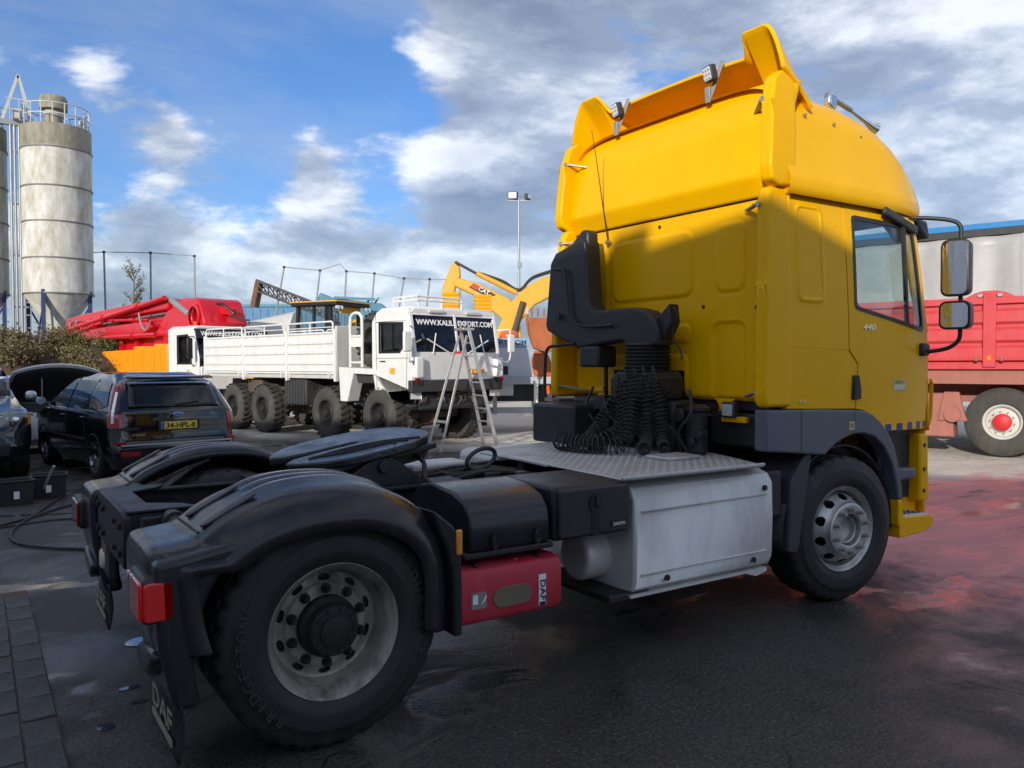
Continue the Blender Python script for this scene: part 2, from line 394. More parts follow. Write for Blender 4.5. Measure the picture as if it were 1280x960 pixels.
def letters(s, size, m, parent, name='lettering', org=(0, 0, 0), xd=(1, 0, 0), yd=(0, 0, 1), depth=.004, width=None, shear=0, bold=0, deform=None):
    b = text_mb(s, size, depth, width, shear, bold); xd = Vector(xd).normalized(); yd = Vector(yd).normalized(); nd = xd.cross(yd); org = Vector(org)
    b.xf(lambda v: org+xd*v.x+yd*v.y+nd*v.z)
    return b.build(name, m, parent, deform=deform, angle=None)
# ------------------------------------------------------------------ ground
def ground_mat():
    m = bpy.data.materials.new('yard_surface'); m.use_nodes = True; t = m.node_tree; L = t.links.new; b = t.nodes['Principled BSDF']
    tc = t.nodes.new('ShaderNodeTexCoord').outputs['Object']
    def noise(scale, detail=6., rough=.6, dist=0., off=None, sc=None):
        mp = t.nodes.new('ShaderNodeMapping'); L(tc, mp.inputs[0])
        if off: mp.inputs['Location'].default_value = off
        if sc: mp.inputs['Scale'].default_value = sc
        n = t.nodes.new('ShaderNodeTexNoise'); L(mp.outputs[0], n.inputs[0]); n.inputs['Scale'].default_value = scale; n.inputs['Detail'].default_value = detail; n.inputs['Roughness'].default_value = rough; n.inputs['Distortion'].default_value = dist
        return n.outputs['Fac']
    def rng(v, a, c, lo=0., hi=1.):
        n = t.nodes.new('ShaderNodeMapRange'); n.interpolation_type = 'SMOOTHSTEP'; L(v, n.inputs[0]); n.inputs[1].default_value = a; n.inputs[2].default_value = c; n.inputs[3].default_value = lo; n.inputs[4].default_value = hi; return n.outputs[0]
    def mth(op, a, c, cl=False):
        n = t.nodes.new('ShaderNodeMath'); n.operation = op; n.use_clamp = cl
        for i, q in enumerate((a, c)):
            if hasattr(q, 'is_output'): L(q, n.inputs[i])
            else: n.inputs[i].default_value = q
        return n.outputs[0]
    def mixc(f, a, c):
        n = t.nodes.new('ShaderNodeMix'); n.data_type = 'RGBA'
        if hasattr(f, 'is_output'): L(f, n.inputs[0])
        else: n.inputs[0].default_value = f
        for i, q in ((6, a), (7, c)):
            if hasattr(q, 'is_output'): L(q, n.inputs[i])
            else: n.inputs[i].default_value = q+(1,)
        return n.outputs[2]
    sep = t.nodes.new('ShaderNodeSeparateXYZ'); L(tc, sep.inputs[0]); X, Y = sep.outputs[0], sep.outputs[1]
    big = noise(.55, 7, .6, .4); med = noise(2.3, 8, .65); fine = noise(48, 4, .75); grit = noise(125, 2, .6)
    # asphalt with grit
    asp = mixc(rng(big, .35, .65), (.020, .019, .018), (.050, .047, .045))
    asp = mixc(mth('MULTIPLY', med, .6), asp, (.060, .058, .056))
    asp = mixc(rng(fine, .50, .70), asp, (.115, .108, .10))
    asp = mixc(rng(fine, .48, .36), asp, (.006, .006, .006))
    asp = mixc(rng(grit, .66, .76), asp, (.34, .33, .31))
    # worn pale concrete and dust beyond the truck, sunlight painted into the colour
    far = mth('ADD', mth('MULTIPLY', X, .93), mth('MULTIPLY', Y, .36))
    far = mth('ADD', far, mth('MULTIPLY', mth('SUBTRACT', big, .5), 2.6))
    dry = rng(far, 4.9, 6.6)  # mask runs parallel to the warehouse's shade edge; lighter, less wet beyond
    sunlit_conc = mixc(noise(1.3, 8, .7, .5, sc=(.5, 1.6, 1)), (.36, .33, .27), (.85, .79, .67))
    sunlit_conc = mixc(rng(noise(4, 6, .7, 1.0, off=(3, 1, 0)), .58, .72), sunlit_conc, (.20, .18, .15))
    col = mixc(dry, asp, sunlit_conc)
    # red tint, orange streaks and dark patches on the wet asphalt beside the cab
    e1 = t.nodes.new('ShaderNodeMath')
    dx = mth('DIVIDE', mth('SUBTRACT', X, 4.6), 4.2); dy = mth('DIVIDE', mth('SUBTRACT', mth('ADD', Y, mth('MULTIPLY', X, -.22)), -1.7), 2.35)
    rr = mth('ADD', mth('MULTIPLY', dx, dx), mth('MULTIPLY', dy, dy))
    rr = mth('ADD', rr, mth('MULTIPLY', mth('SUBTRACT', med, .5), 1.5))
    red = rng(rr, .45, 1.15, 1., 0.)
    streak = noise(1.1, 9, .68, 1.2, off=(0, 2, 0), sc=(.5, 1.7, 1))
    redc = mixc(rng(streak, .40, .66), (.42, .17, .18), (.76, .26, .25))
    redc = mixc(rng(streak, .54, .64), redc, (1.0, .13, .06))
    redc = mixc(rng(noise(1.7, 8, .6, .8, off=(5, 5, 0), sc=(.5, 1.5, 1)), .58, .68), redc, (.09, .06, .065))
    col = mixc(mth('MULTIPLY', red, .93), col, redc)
    vor = t.nodes.new('ShaderNodeTexVoronoi'); vor.feature = 'DISTANCE_TO_EDGE'; vor.inputs['Scale'].default_value = .42
    wob = t.nodes.new('ShaderNodeVectorMath'); wob.operation = 'MULTIPLY_ADD'; nv = t.nodes.new('ShaderNodeTexNoise'); L(tc, nv.inputs[0]); nv.inputs['Scale'].default_value = 1.6; nv.inputs['Detail'].default_value = 6
    L(nv.outputs['Color'], wob.inputs[0]); wob.inputs[1].default_value = (.9, .9, 0); L(tc, wob.inputs[2]); L(wob.outputs[0], vor.inputs['Vector'])
    crack = mth('MULTIPLY', rng(vor.outputs['Distance'], .002, .007, 1., 0.), rng(noise(.5, 3, .5, 0, off=(11, 4, 0)), .50, .60))
    col = mixc(mth('MULTIPLY', crack, .85), col, (.006, .006, .006))
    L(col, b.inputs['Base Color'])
    # wetness
    wet = rng(noise(.8, 7, .62, .6, off=(7, 3, 0)), .42, .62)
    wet = mth('MULTIPLY', wet, mth('SUBTRACT', 1., mth('MULTIPLY', dry, .9)))
    wet = mth('MAXIMUM', wet, mth('MULTIPLY', red, .8))
    ro = mth('SUBTRACT', .72, mth('MULTIPLY', wet, .44))
    ro = mth('ADD', ro, mth('MULTIPLY', mth('SUBTRACT', fine, .5), .25), True)
    pool = rng(noise(1.15, 6, .55, .5, off=(2.6, 8.3, 0), sc=(.75, 1.3, 1)), .575, .64)
    pool = mth('MULTIPLY', pool, mth('SUBTRACT', 1., mth('MULTIPLY', dry, .95)))
    ro = mth('MULTIPLY', ro, mth('SUBTRACT', 1., mth('MULTIPLY', pool, .78)))
    L(ro, b.inputs['Roughness'])
    b.inputs['Specular IOR Level'].default_value = .45
    h = mth('ADD', mth('MULTIPLY', fine, .6), mth('MULTIPLY', grit, .25)); h = mth('ADD', h, mth('MULTIPLY', med, 1.6)); h = mth('SUBTRACT', h, mth('MULTIPLY', crack, 1.2))
    bp = t.nodes.new('ShaderNodeBump'); L(h, bp.inputs['Height']); bp.inputs['Distance'].default_value = .018
    st = mth('MULTIPLY', mth('SUBTRACT', .75, mth('MULTIPLY', wet, .45)), mth('SUBTRACT', 1., mth('MULTIPLY', pool, .85))); L(st, bp.inputs['Strength'])
    L(bp.outputs[0], b.inputs['Normal']); MATS['yard_surface'] = m
ground_mat()
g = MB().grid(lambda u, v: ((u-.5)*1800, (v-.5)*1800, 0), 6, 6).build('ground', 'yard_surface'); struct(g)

# block paving strip along the yard edge, each block its own piece
def paving():
    base = MB().box(-6.3, -4.80, -3.2, 2.4, -.03, .017).build('paving', 'earth'); struct(base)
    rnd = random.Random(3); mesh = None
    k = 0
    for i in range(10):
        x = -4.80-.15*(i+1)
        for j in range(19):
            y = -3.2+.30*j+(.15 if i % 2 else 0)
            if y+.3 > 2.42: continue
            if mesh is None:
                q = MB().box(.004, .146, .004, .296, 0, .026).build('paver', 'paver', base, bevel=.004); mesh = q.data; o = q
            else:
                o = inst('paver', mesh, base); w = o.modifiers.new('Bevel', 'BEVEL'); w.width = .004; w.segments = 1
            o.location = (x, y, rnd.uniform(-.004, .003)); o.rotation_euler = (rnd.gauss(0, .006), rnd.gauss(0, .008), rnd.gauss(0, .006))
paving()
def puddle(pts, z=.005):
    c = Vector((sum(p[0] for p in pts)/len(pts), sum(p[1] for p in pts)/len(pts)))
    P = spline([(p[0], p[1], 0) for p in pts+pts[:1]], 5)[:-1]
    o = MB().prism([(p.x, p.y) for p in P], 'z', .0015, z).build('puddle', 'water'); struct(o); return o
def blob(cx, cy, rx, ry, seed, n=7, ang=0):
    r = random.Random(seed); o = []
    for i in range(n):
        a = 2*pi*i/n; k = r.uniform(.82, 1.15); x = rx*k*cos(a); y = ry*k*sin(a)
        o.append((cx+x*cos(ang)-y*sin(ang), cy+x*sin(ang)+y*cos(ang)))
    return o
for q in ((-4.28, .75, .10, .08, 1), (-4.46, .02, .05, .022, 2), (-4.44, -.20, .045, .022, 3), (-4.62, -.42, .04, .04, 5)):
    puddle(blob(*q))

# the warehouse behind the photographer whose shade lies over the truck
def warehouse():
    a = math.atan2(.12, .31); nx, ny = cos(a), sin(a)
    root = thing('warehouse', 'long grey metal-clad warehouse with flat roof behind the viewpoint', 'building', (-16.8*nx, -16.8*ny, 0), a)
    MB().box(-18, 0, -30, 45, 0, 7.9).build('wall', 'cladding', root)
    m = MB()
    for i in range(150): m.box(0, .03, -30+i*.5, -29.8+i*.5, .3, 7.7)
    struct(m.build('cladding_rib', 'cladding', root), 'stuff')
    MB().box(-18.1, .06, -30.1, 45.1, 7.9, 8.0).build('roof', 'dark_steel', root)
    MB().box(-.9, -.3, -3.72, -3.36, 8.0, 8.32).build('roof_vent', 'galvanised', root, bevel=.03)
    for k in (-20, -6, 8, 22):
        d = MB().box(.03, .08, k, k+4, 0, 4.4).build('roller_door', 'white_old', root)
        for j in range(10): MB().box(.08, .10, k+.02, k+3.98, .05+j*.43, .42+j*.43).build('slat', 'white_old', d)
warehouse()
# ------------------------------------------------------------------ yellow tractor unit (x forward, y left, z up)
T = thing('tractor_unit', 'yellow two-axle tractor unit with high roof cab and bare black chassis', 'truck')

def tyre_profile(R, ri, w, bulge=.032, tread=True):
    h = R-ri
    out = [(ri-.012, -.012), (ri+.002, .004), (ri+.10*h, .45*bulge), (ri+.2*h, .82*bulge), (ri+.27*h, .9*bulge), (ri+.275*h, .98*bulge), (ri+.42*h, bulge), (ri+.58*h, .85*bulge), (ri+.60*h, .68*bulge), (ri+.78*h, .35*bulge), (ri+.90*h, 0), (ri+.955*h, -.010), (ri+.99*h, -.020)]
    tr = []
    if tread:
        n = 4; a0, a1 = -.028, -w+.028
        gw = .013; seg = (a0-a1)/(n+1)
        tr.append((R, a0))
        for i in range(1, n+1):
            c = a0-seg*i; tr += [(R, c+gw/2), (R-.014, c+gw/2-.002), (R-.014, c-gw/2+.002), (R, c-gw/2)]
        tr.append((R, a1))
    inn = [(r, -w-a) for r, a in reversed(out)]
    return out+tr+inn
def arc_text(s, R, size, ang0, step, m, name, parent, y):
    b = MB()
    for i, ch in enumerate(s):
        if ch == ' ': continue
        q = text_mb(ch, size, .003, bold=.0008); a = ang0-i*step
        for v in q.v:
            r = R+v.y; t = a-v.x/R
            b.v.append(Vector((r*cos(t), y-v.z, r*sin(t))))
        o = len(b.v)-len(q.v); b.f += [tuple(o+k for k in f) for f in q.f]
    return b.build(name, m, parent, angle=None)
# shared wheel meshes, outer face towards -y, lip plane at y = 0
def wheel_meshes():
    W = {}
    t = MB().lathe([(r, -a) for r, a in tyre_profile(.515, .298, .285)], axis='y', n=192)
    for k, v in enumerate(t.v):
        if math.hypot(v.x, v.z) > .504 and (v.y < .075 or v.y > .21) and (k % 192) % 6 < 2: v.x *= .978; v.z *= .978
    W['tyre'] = t.mesh('tyre', angle=40)
    # convex steel rim of the front axle
    lip = [(.286, .012), (.296, .006), (.303, -.004), (.300, -.010), (.292, -.004), (.283, .014), (.272, .022), (.262, .05), (.258, .085), (.256, .16), (.27, .16)]
    r = MB().lathe(lip, axis='y', n=80)
    face0 = [(.258, .085), (.252, .055), (.243, .030), (.232, .012), (.222, -.004), (.212, -.018), (.203, -.030), (.196, -.044), (.190, -.060), (.180, -.064), (.120, -.064), (.112, -.060), (.108, -.02), (.100, .03)]
    def dens_(f, k=4): return [(a[0]+(b[0]-a[0])*t/k, a[1]+(b[1]-a[1])*t/k) for a, b in zip(f, f[1:]) for t in range(k)]+[f[-1]]
    face = dens_(face0)
    def mk(face, r0, hw, hh, n=240):
        def hole(i, j):
            rr = (face[i][0]+face[i+1][0])/2; a = ((j+.5)/n*10) % 1-.5
            return i < 30 and (a*2*pi/10*rr/hw)**2+((rr-r0)/hh)**2 < 1
        return hole
    r.lathe(face, axis='y', n=240, skip=mk(face, .226, .034, .019))
    W['rim_front'] = r.mesh('rim', angle=30)
    h = MB().lathe([(.112, .0), (.100, -.03), (.094, -.035), (.086, -.03), (.082, .005), (.05, .012), (.0005, .014)], axis='y', n=40); W['hub_front'] = h.mesh('hub')
    # concave rim of the rear axle
    lip = [(.286, .012), (.296, .006), (.304, -.004), (.300, -.010), (.292, -.003), (.284, .012), (.274, .022), (.262, .040), (.257, .075), (.252, .115), (.242, .135), (.242, .21), (.26, .21)]
    r = MB().lathe(lip, axis='y', n=80)
    face = [(.242, .135), (.236, .138), (.228, .138), (.220, .137), (.212, .135), (.204, .131), (.196, .126), (.190, .118), (.183, .113), (.125, .110), (.118, .112)]
    face = dens_(face, 3); r.lathe(face, axis='y', n=240, skip=mk(face, .213, .030, .0155))
    W['rim_rear'] = r.mesh('rim', angle=30)
    h = MB().lathe([(.138, .112), (.136, .075), (.122, .060), (.117, .055), (.115, .015), (.108, .004), (.070, -.002), (.068, -.010), (.05, -.016), (.0005, -.017)], axis='y', n=40)
    for i in range(10):
        a = 2*pi*i/10; h.cyl((.092*cos(a), .006, .092*sin(a)), (.092*cos(a), -.006, .092*sin(a)), .009, n=8)
    W['hub_rear'] = h.mesh('hub')
    n = MB().cyl((0, 0, 0), (0, -.012, 0), .023, n=16); n.cyl((0, -.012, 0), (0, -.036, 0), .0165, .0155, n=6); n.cyl((0, -.036, 0), (0, -.046, 0), .011, n=8); W['nut'] = n.mesh('nut'); W['nut_rear'] = n.mesh('nut')
    W['drum'] = MB().lathe([(.252, .15), (.248, .088), (.09, .086)], axis='y', n=40).mesh('drum'); W['drum_rear'] = MB().lathe([(.252, .24), (.238, .155), (.09, .155)], axis='y', n=40).mesh('drum')
    return W
WM = wheel_meshes()
def truck_wheel(parent, x, y, side, steer=0, front=True, inner=False):
    ty = inst('wheel', WM['tyre'], parent, (x, y, .515), (0, 0, steer+(pi if side > 0 else 0)), 'tyre_rubber')
    if inner: return ty
    inst('rim', WM['rim_front' if front else 'rim_rear'], ty, m='rim_front' if front else 'rim_rear')
    inst('hub', WM['hub_front' if front else 'hub_rear'], ty, m='rim_front' if front else 'hub_black')
    inst('brake_drum', WM['drum' if front else 'drum_rear'], ty, m='hub_black')
    for i in range(10):
        a = 2*pi*(i+.5)/10
        inst('wheel_nut', WM['nut' if front else 'nut_rear'], ty, (.1675*cos(a) if not front else .150*cos(a), .114 if not front else -.063, .1675*sin(a) if not front else .150*sin(a)), (0, a, 0), 'rim_front' if front else 'hub_black')
    return ty
for sd_ in (-1, 1):
    w = truck_wheel(T, 0, 1.135*sd_, sd_, -RAD(6.5))
    w2 = truck_wheel(T, -3.8, 1.20*sd_, sd_, 0, False)
    truck_wheel(T, -3.8, .86*sd_, sd_, 0, False, True)
    if sd_ < 0:
        arc_text('BRIDGESTONE', .398, .060, RAD(232), RAD(7.6), 'tyre_letter', 'lettering', w2, -.034)
        arc_text('DURAVIS', .398, .060, RAD(28), RAD(8.2), 'tyre_letter', 'lettering', w2, -.034)

# --- chassis
def cabdef(v):
    s = -1 if v.y < 0 else 1; d = 0
    if v.z > 1.9: d += .045*((v.z-1.9)/.95)**2
    if v.z < 1.75: d += .02*min(1, (1.75-v.z)/.4)
    if v.x > .6: d += .16*(v.x-.6)**2
    return Vector((v.x, v.y-s*d, v.z))
CS = [(0, [i*.1 for i in range(-7, 13)]), (2, [1.2+.1*i for i in range(18)])]
for s in (-1, 1):
    m = MB(); y0, y1 = .39*s, .43*s
    m.prism([(-4.50, .76), (-3.2, .72), (1.0, .72), (1.0, .98), (-3.0, .98), (-3.3, .985), (-4.50, .985)], 'y', s*.425, s*.433)
    m.box(-4.50, 1.0, min(s*.355, s*.43), max(s*.355, s*.43), .975, .985); m.box(-4.45, 1.0, min(s*.355, s*.43), max(s*.355, s*.43), .72, .73)
    rail = m.build('frame_rail', 'chassis_metal', T)
    for x in [-4.42, -4.30, -3.0, -2.86, -2.62, -2.5, -2.3, -2.1, -1.9, -1.7, -1.5]:
        for z in (.80, .90): MB().cyl((x, s*.433, z), (x, s*.450, z), .014, n=6).build('rail_bolt', 'chassis_metal', rail)
for x, n in ((-4.40, .10), (-3.1, .12), (-2.45, .10), (-1.75, .10), (-.9, .12), (.7, .12)):
    MB().box(x-n/2, x+n/2, -.42, .42, .76, .90).build('cross_member', 'chassis_metal', T, bevel=.01)
# rear closing plate
m = MB().prism([(-.45, .735), (.45, .735), (.45, .975), (.40, 1.0), (-.40, 1.0), (-.45, .975)], 'x', -4.54, -4.50)
rp = m.build('rear_plate', 'chassis_metal', T, bevel=.008)
m = MB().prism([(-4.52, .44), (-4.52, -.44), (-4.20, -.44), (-4.25, -.33), (-4.40, -.22), (-4.40, .22), (-4.25, .33), (-4.20, .44)], 'z', .990, 1.004)
m.build('rear_gusset', 'chassis_metal', T, bevel=.004)
for y in (-.38, -.2, .2, .38):
    for z in (.80, .93): MB().cyl((-4.54, y, z), (-4.556, y, z), .018, n=6).build('bolt', 'chassis_metal', rp)
# rear hanging bracket boxes, plate lamp and flaps behind the frame
for s in (-1, 1):
    MB().box(-4.47, -4.25, min(s*.44, s*.47), max(s*.44, s*.47), .56, .975).build('end_bracket', 'chassis_metal', T, bevel=.012)
    for z in (.78, .91): MB().cyl((-4.40, s*.47, z), (-4.40, s*.49, z), .024, n=6).build('bracket_bolt', 'chassis_metal', T)
    b = MB().tube([(-4.33, s*.46, .95), (-4.33, s*.56, .95), (-4.30, s*1.2, .93)], .035, 12); b.lathe([(.052, s*.47), (.052, s*.55)], (-4.33, 0, .95), 'y', 16, cap=True); b.build('fender_tube', 'chassis_metal', T)
    b = MB().bar((-4.25, s*.46, .93), (-4.02, s*.62, 1.06), .05, .012).bar((-4.33, s*.56, .93), (-4.02, s*.62, 1.06), .03, .03).bar((-4.02, s*.62, 1.06), (-3.9, s*.66, 1.1), .05, .012); b.build('fender_bracket', 'chassis_metal', T)
MB().prism(rrect(-.80, -.44, .50, .82, .05), 'x', -4.42, -4.36).build('hanging_box', 'black_plastic', T, bevel=.02)
# licence holder on the left rear
lp = MB().prism([(.36, .50), (.70, .50), (.74, .56), (.72, .73), (.40, .73)], 'x', -4.50, -4.46).build('plate_holder', 'black_plastic', T, bevel=.01)
MB().lathe([(.001, -.02), (.05, -.016), (.062, 0)], (-4.50, .60, .575), 'x', 20).build('reflector', 'sticker_cream', lp)
MB().prism(rrect(.44, .68, .62, .70, .02), 'x', -4.505, -4.501).build('number_plate', 'sticker_olive', lp)

# fifth wheel: horseshoe plate tilted rear down
def fifth():
    root = MB()
    half = [(.43, 0.0), (.43, .16), (.34, .33), (.20, .44), (.02, .47), (-.16, .46), (-.32, .38), (-.43, .24), (-.46, .15), (-.40, .075), (-.28, .05), (-.10, .042), (.0, .04), (.03, .028), (.04, 0.)]
    pts = half+[(x, -y) for x, y in reversed(half[1:-1])]
    root.prism(pts, 'z', -.045, 0)
    rm = Matrix.Translation((-3.22, 0, 1.215)) @ Matrix.Rotation(-RAD(9.5), 4, 'Y')
    root.xf(lambda v: rm @ v)
    o = root.build('fifth_wheel', 'grease_metal', T, bevel=.010)
    m = MB()
    for s in (-1, 1):
        m.prism([(-.40, -.06), (.38, -.06), (.30, -.14), (-.30, -.14)], 'y', s*.30-.02, s*.30+.02)
    m.box(-.36, .36, -.40, .40, -.075, -.045); m.box(.1, .34, -.12, .12, -.13, -.045)
    m.xf(lambda v: rm @ v); m.build('coupling_ribs', 'chassis_metal', o, bevel=.006)
    m = MB()
    for s in (-1, 1):
        m.prism([(-3.50, 1.01), (-2.94, 1.01), (-3.10, 1.13), (-3.17, 1.17), (-3.27, 1.17), (-3.34, 1.13)], 'y', s*.42-.03, s*.42+.03)
        m.cyl((-3.22, s*.33, 1.12), (-3.22, s*.48, 1.12), .035, n=16)
    m.box(-3.75, -2.72, -.50, -.30, .988, 1.012); m.box(-3.75, -2.72, .30, .50, .988, 1.012); m.box(-3.5, -2.94, -.42, .42, .99, 1.008)
    m.build('pedestal', 'chassis_metal', o, bevel=.006)
    g = MB()
    for k in range(3):
        g.tube([rm @ Vector(q) for q in spline([(.28-.08*k, -.36, .001), (.10, -.20-.05*k, .003), (-.15, -.16-.06*k, .003), (-.34+.03*k, -.20, .002)], 6)], .008, 6)
    g.build('grease_smear', 'hub_black', o)
    h = MB().tube(spline([(-2.95, -.25, 1.16), (-2.97, -.45, 1.13), (-3.0, -.52, 1.06), (-2.97, -.56, 1.0)], 6), .014, 8); h.build('release_handle', 'chassis_metal', o)
    # oval lever standing in front of the coupling
    lv = [(-2.38+.095*cos(a)+.05*sin(a), -.12, 1.075+.066*sin(a)-.01*cos(a)) for a in [2*pi*i/24 for i in range(24)]]
    MB().tube(lv, .015, 8, closed=True).build('loop_handle', 'black_plastic', o)
fifth()

# hoses, valves and clutter between the rails ahead of the coupling
rnd = random.Random(11)
for i in range(9):
    y = -.30+.07*i
    pts = [(-2.75+rnd.uniform(-.1, .1), y, .97), (-2.45, y+rnd.uniform(-.08, .08), .98+rnd.uniform(0, .04)), (-2.15, y+rnd.uniform(-.08, .08), .98), (-1.9, y+rnd.uniform(-.1, .1), .94)]
    MB().tube(spline(pts, 6), rnd.choice((.009, .012, .015)), 6).build('hose', 'cable_rubber', T)
for i in range(12):
    x = rnd.uniform(-2.75, -1.9); y = rnd.uniform(-.33, .35); a = rnd.uniform(.03, .08)
    MB().box(x-a, x+a, y-a*.7, y+a*.7, .86, .96+rnd.uniform(0, .07)).build('valve_block', rnd.choice(('chassis_metal', 'grease_metal', 'black_plastic')), T, bevel=.01)
MB().box(-2.75, -2.3, .14, .40, .98, 1.03).build('valve_cover', 'deck_alu', T, bevel=.015)
# axle, differential, springs, gearbox mass
m = MB().cyl((-3.8, -.95, .515), (-3.8, .95, .515), .09, n=16); m.lathe([(.0, -.22), (.15, -.18), (.21, -.05), (.21, .05), (.15, .18), (0, .22)], (-3.8, 0, .515), 'x', 20); m.build('rear_axle', 'chassis_metal', T)
m = MB().cyl((0, -.9, .46), (0, .9, .46), .06, n=12); m.build('front_axle', 'chassis_metal', T)
for s in (-1, 1):
    for dx in (-.42, .42):
        MB().lathe([(.10, .62), (.14, .66), (.15, .72), (.14, .79), (.15, .85), (.13, .90), (.08, .92)], (-3.8+dx, s*.50, 0), 'z', 16, cap=True).build('air_spring', 'black_plastic', T)
MB().cyl((-3.6, 0, .55), (-1.6, 0, .72), .055, n=12).build('prop_shaft', 'chassis_metal', T)
MB().loft([[(x, y*w, .72+z*h) for y, z in circ(0, 0, 1, 12)] for x, w, h in ((-1.6, .12, .12), (-1.4, .24, .22), (-.9, .28, .27), (-.5, .34, .30), (.6, .36, .36))]).build('gearbox', 'chassis_metal', T)
# air suspension cross tanks near the left rail
MB().cyl((-2.7, .75, .78), (-1.9, .75, .78), .15, n=20).build('air_tank', 'black_plastic', T, bevel=.03)
MB().box(-1.8, -.75, .62, 1.2, .45, 1.0).build('left_tank', 'tank_alu', T, bevel=.06, seg=3)

# --- rear fenders with ridged tops
def fender(s):
    prof = [(-4.52, .55), (-4.545, .70), (-4.553, .86), (-4.548, .925), (-4.525, .955), (-4.45, .965), (-4.37, .975), (-4.325, 1.0), (-4.26, 1.045), (-4.14, 1.10), (-3.98, 1.14), (-3.80, 1.152), (-3.60, 1.132), (-3.42, 1.055), (-3.28, .925), (-3.22, .74), (-3.21, .42)]
    P = [p for p in spline([(a, 0, b) for a, b in prof], 6)]
    ys = [.655, .66, .665, .675, .70, .74, .78, .82, .86, .90, .94, .98, 1.03, 1.10, 1.17, 1.215, 1.245, 1.262, 1.268, 1.27, 1.27]
    def f(iu, iv):
        p = P[iu]; q = ys[iv]; nrm = Vector((p.x+3.8, 0, p.z-.52)).normalized()
        drop = 0
        if q > 1.10: drop = .125*((q-1.10)/.17)**2.4
        if q < .67: drop = max(drop, .04*((.67-q)/.015)**2)
        if iv == len(ys)-1: drop += .06
        ridge = .020*(1 if iv in (4, 5, 7, 8, 10, 11) else 0)*sm(-4.18, -4.0, p.x)*sm(-3.35, -3.6, p.x)
        v = p-nrm*(drop-ridge)
        return (v.x, s*q, v.z)
    m = MB()
    for i in range(len(P)):
        for j in range(len(ys)): m.v.append(Vector(f(i, j)))
    n = len(ys)
    for i in range(len(P)-1):
        for j in range(n-1):
            m.f.append((i*n+j, i*n+j+1, (i+1)*n+j+1, (i+1)*n+j))
    fo = m.build('fender', 'fender_plastic', T, solid=.012, angle=60)
    # raised vents at the rear of the top section and the seam
    for k in (.78, 1.06):
        MB().prism(rrect(-.13, .13, -.030, .030, .028), 'z', 0, .012).xf(lambda v: Vector((-4.215+v.x*.88-v.z*.45, s*(k)+v.y, 1.070+v.x*.46+v.z*.9))).build('vent', 'black_plastic', fo, bevel=.005)
    MB().tube([(P[i].x-.004, s*q, P[i].z+.006) for i, q in [(40, q) for q in (.68, .8, .95, 1.08)]], .006, 6).build('seam', 'chassis_metal', fo)
    # lower rear body with lamp recess and step lip
    MB().prism([(-4.545, .93), (-4.535, .62), (-4.50, .44), (-4.475, .335), (-4.375, .335), (-4.395, .43), (-4.40, .53), (-4.385, .66), (-4.335, .79), (-4.26, .90), (-4.20, .94), (-4.26, .975), (-4.42, .945)], 'y', s*.72, s*1.262).build('rear_skirt', 'fender_plastic', fo, bevel=.03, seg=3)
    lip = MB().prism([(s*.80, .50), (s*1.14, .56), (s*1.17, .52), (s*1.06, .43), (s*.90, .40), (s*.82, .43)], 'x', -4.545, -4.47).build('skirt_lip', 'fender_plastic', fo, bevel=.025, seg=3)
    # tail lamp cluster
    hs = MB().prism(rrect(min(s*.945, s*1.25), max(s*.945, s*1.25), .69, .87, .03), 'x', -4.585, -4.50).build('tail_lamp', 'black_plastic', fo, bevel=.015)
    for (a, b_, mm) in ((.955, 1.015, 'tail_red'), (1.018, 1.085, 'tail_clear'), (1.088, 1.24, 'tail_glow' if s < 0 else 'tail_red')):
        MB().prism(rrect(min(s*a, s*b_), max(s*a, s*b_), .705, .855, .012), 'x', -4.60, -4.583).build('lens', mm, hs, bevel=.006)
    MB().prism(rrect(-4.585, -4.475, .705, .855, .02), 'y', s*1.235, s*1.262).build('side_lens', 'tail_red' if s > 0 else 'tail_glow', hs, bevel=.006)
    # mud flap with lettering
    fl = MB().grid(lambda u, v: (-4.465+.02*sin(v*3), s*(.68+.58*u), .13+.26*v), 4, 8).build('mud_flap', 'black_plastic', fo, solid=.010)
    letters('DAF', .13, 'flap_letter', fl, 'flap_lettering', (-4.475, s*.97, .215), (0, -1, 0), (0, 0, 1), .003, .40)
    MB().box(-4.478, -4.472, s*.97-.2, s*.97+.2, .165, .192).build('flap_bar', 'flap_letter', fl)
    # front edge marker
    mk = MB().box(-3.232, -3.200, min(s*1.27, s*1.292), max(s*1.27, s*1.292), .79, .91).build('marker_lamp', 'amber_lens', fo, bevel=.008)
    MB().prism([(-3.195, .40), (-3.195, .84), (-3.24, .93), (-3.34, 1.01), (-3.33, .94), (-3.275, .83), (-3.245, .70), (-3.24, .40)], 'y', s*1.02, s*1.275).build('front_skirt', 'fender_plastic', fo, bevel=.012)
fender(-1); fender(1)

# --- equipment along the right side
# battery box with bulging cover
m = MB().loft([[(x, -.62-.60*yy, zz) for yy, zz in ((0, .78), (0, 1.0), (.12, 1.045), (.35, 1.065), (.70, 1.05), (.90, 1.01), (.985, .95), (1.0, .88), (1.0, .79), (.97, .765), (0, .765))] for x in (-3.12, -3.10, -2.90, -2.88, -2.86, -2.66, -2.64)])
bat = m.build('battery_box', 'fender_plastic', T, bevel=.02, seg=3)
MB().box(-3.15, -2.61, -1.215, -.6, .735, .768).build('battery_tray', 'chassis_metal', bat, bevel=.01)
for x in (-2.99, -2.73):
    m = MB().bar((x, -1.235, .85), (x, -1.235, .775), .022, .012).tube([(x+.018*cos(a), -1.246, .815+.03*sin(a)) for a in [2*pi*i/12 for i in range(12)]], .004, 6, closed=True); m.build('clasp', 'chassis_metal', bat)
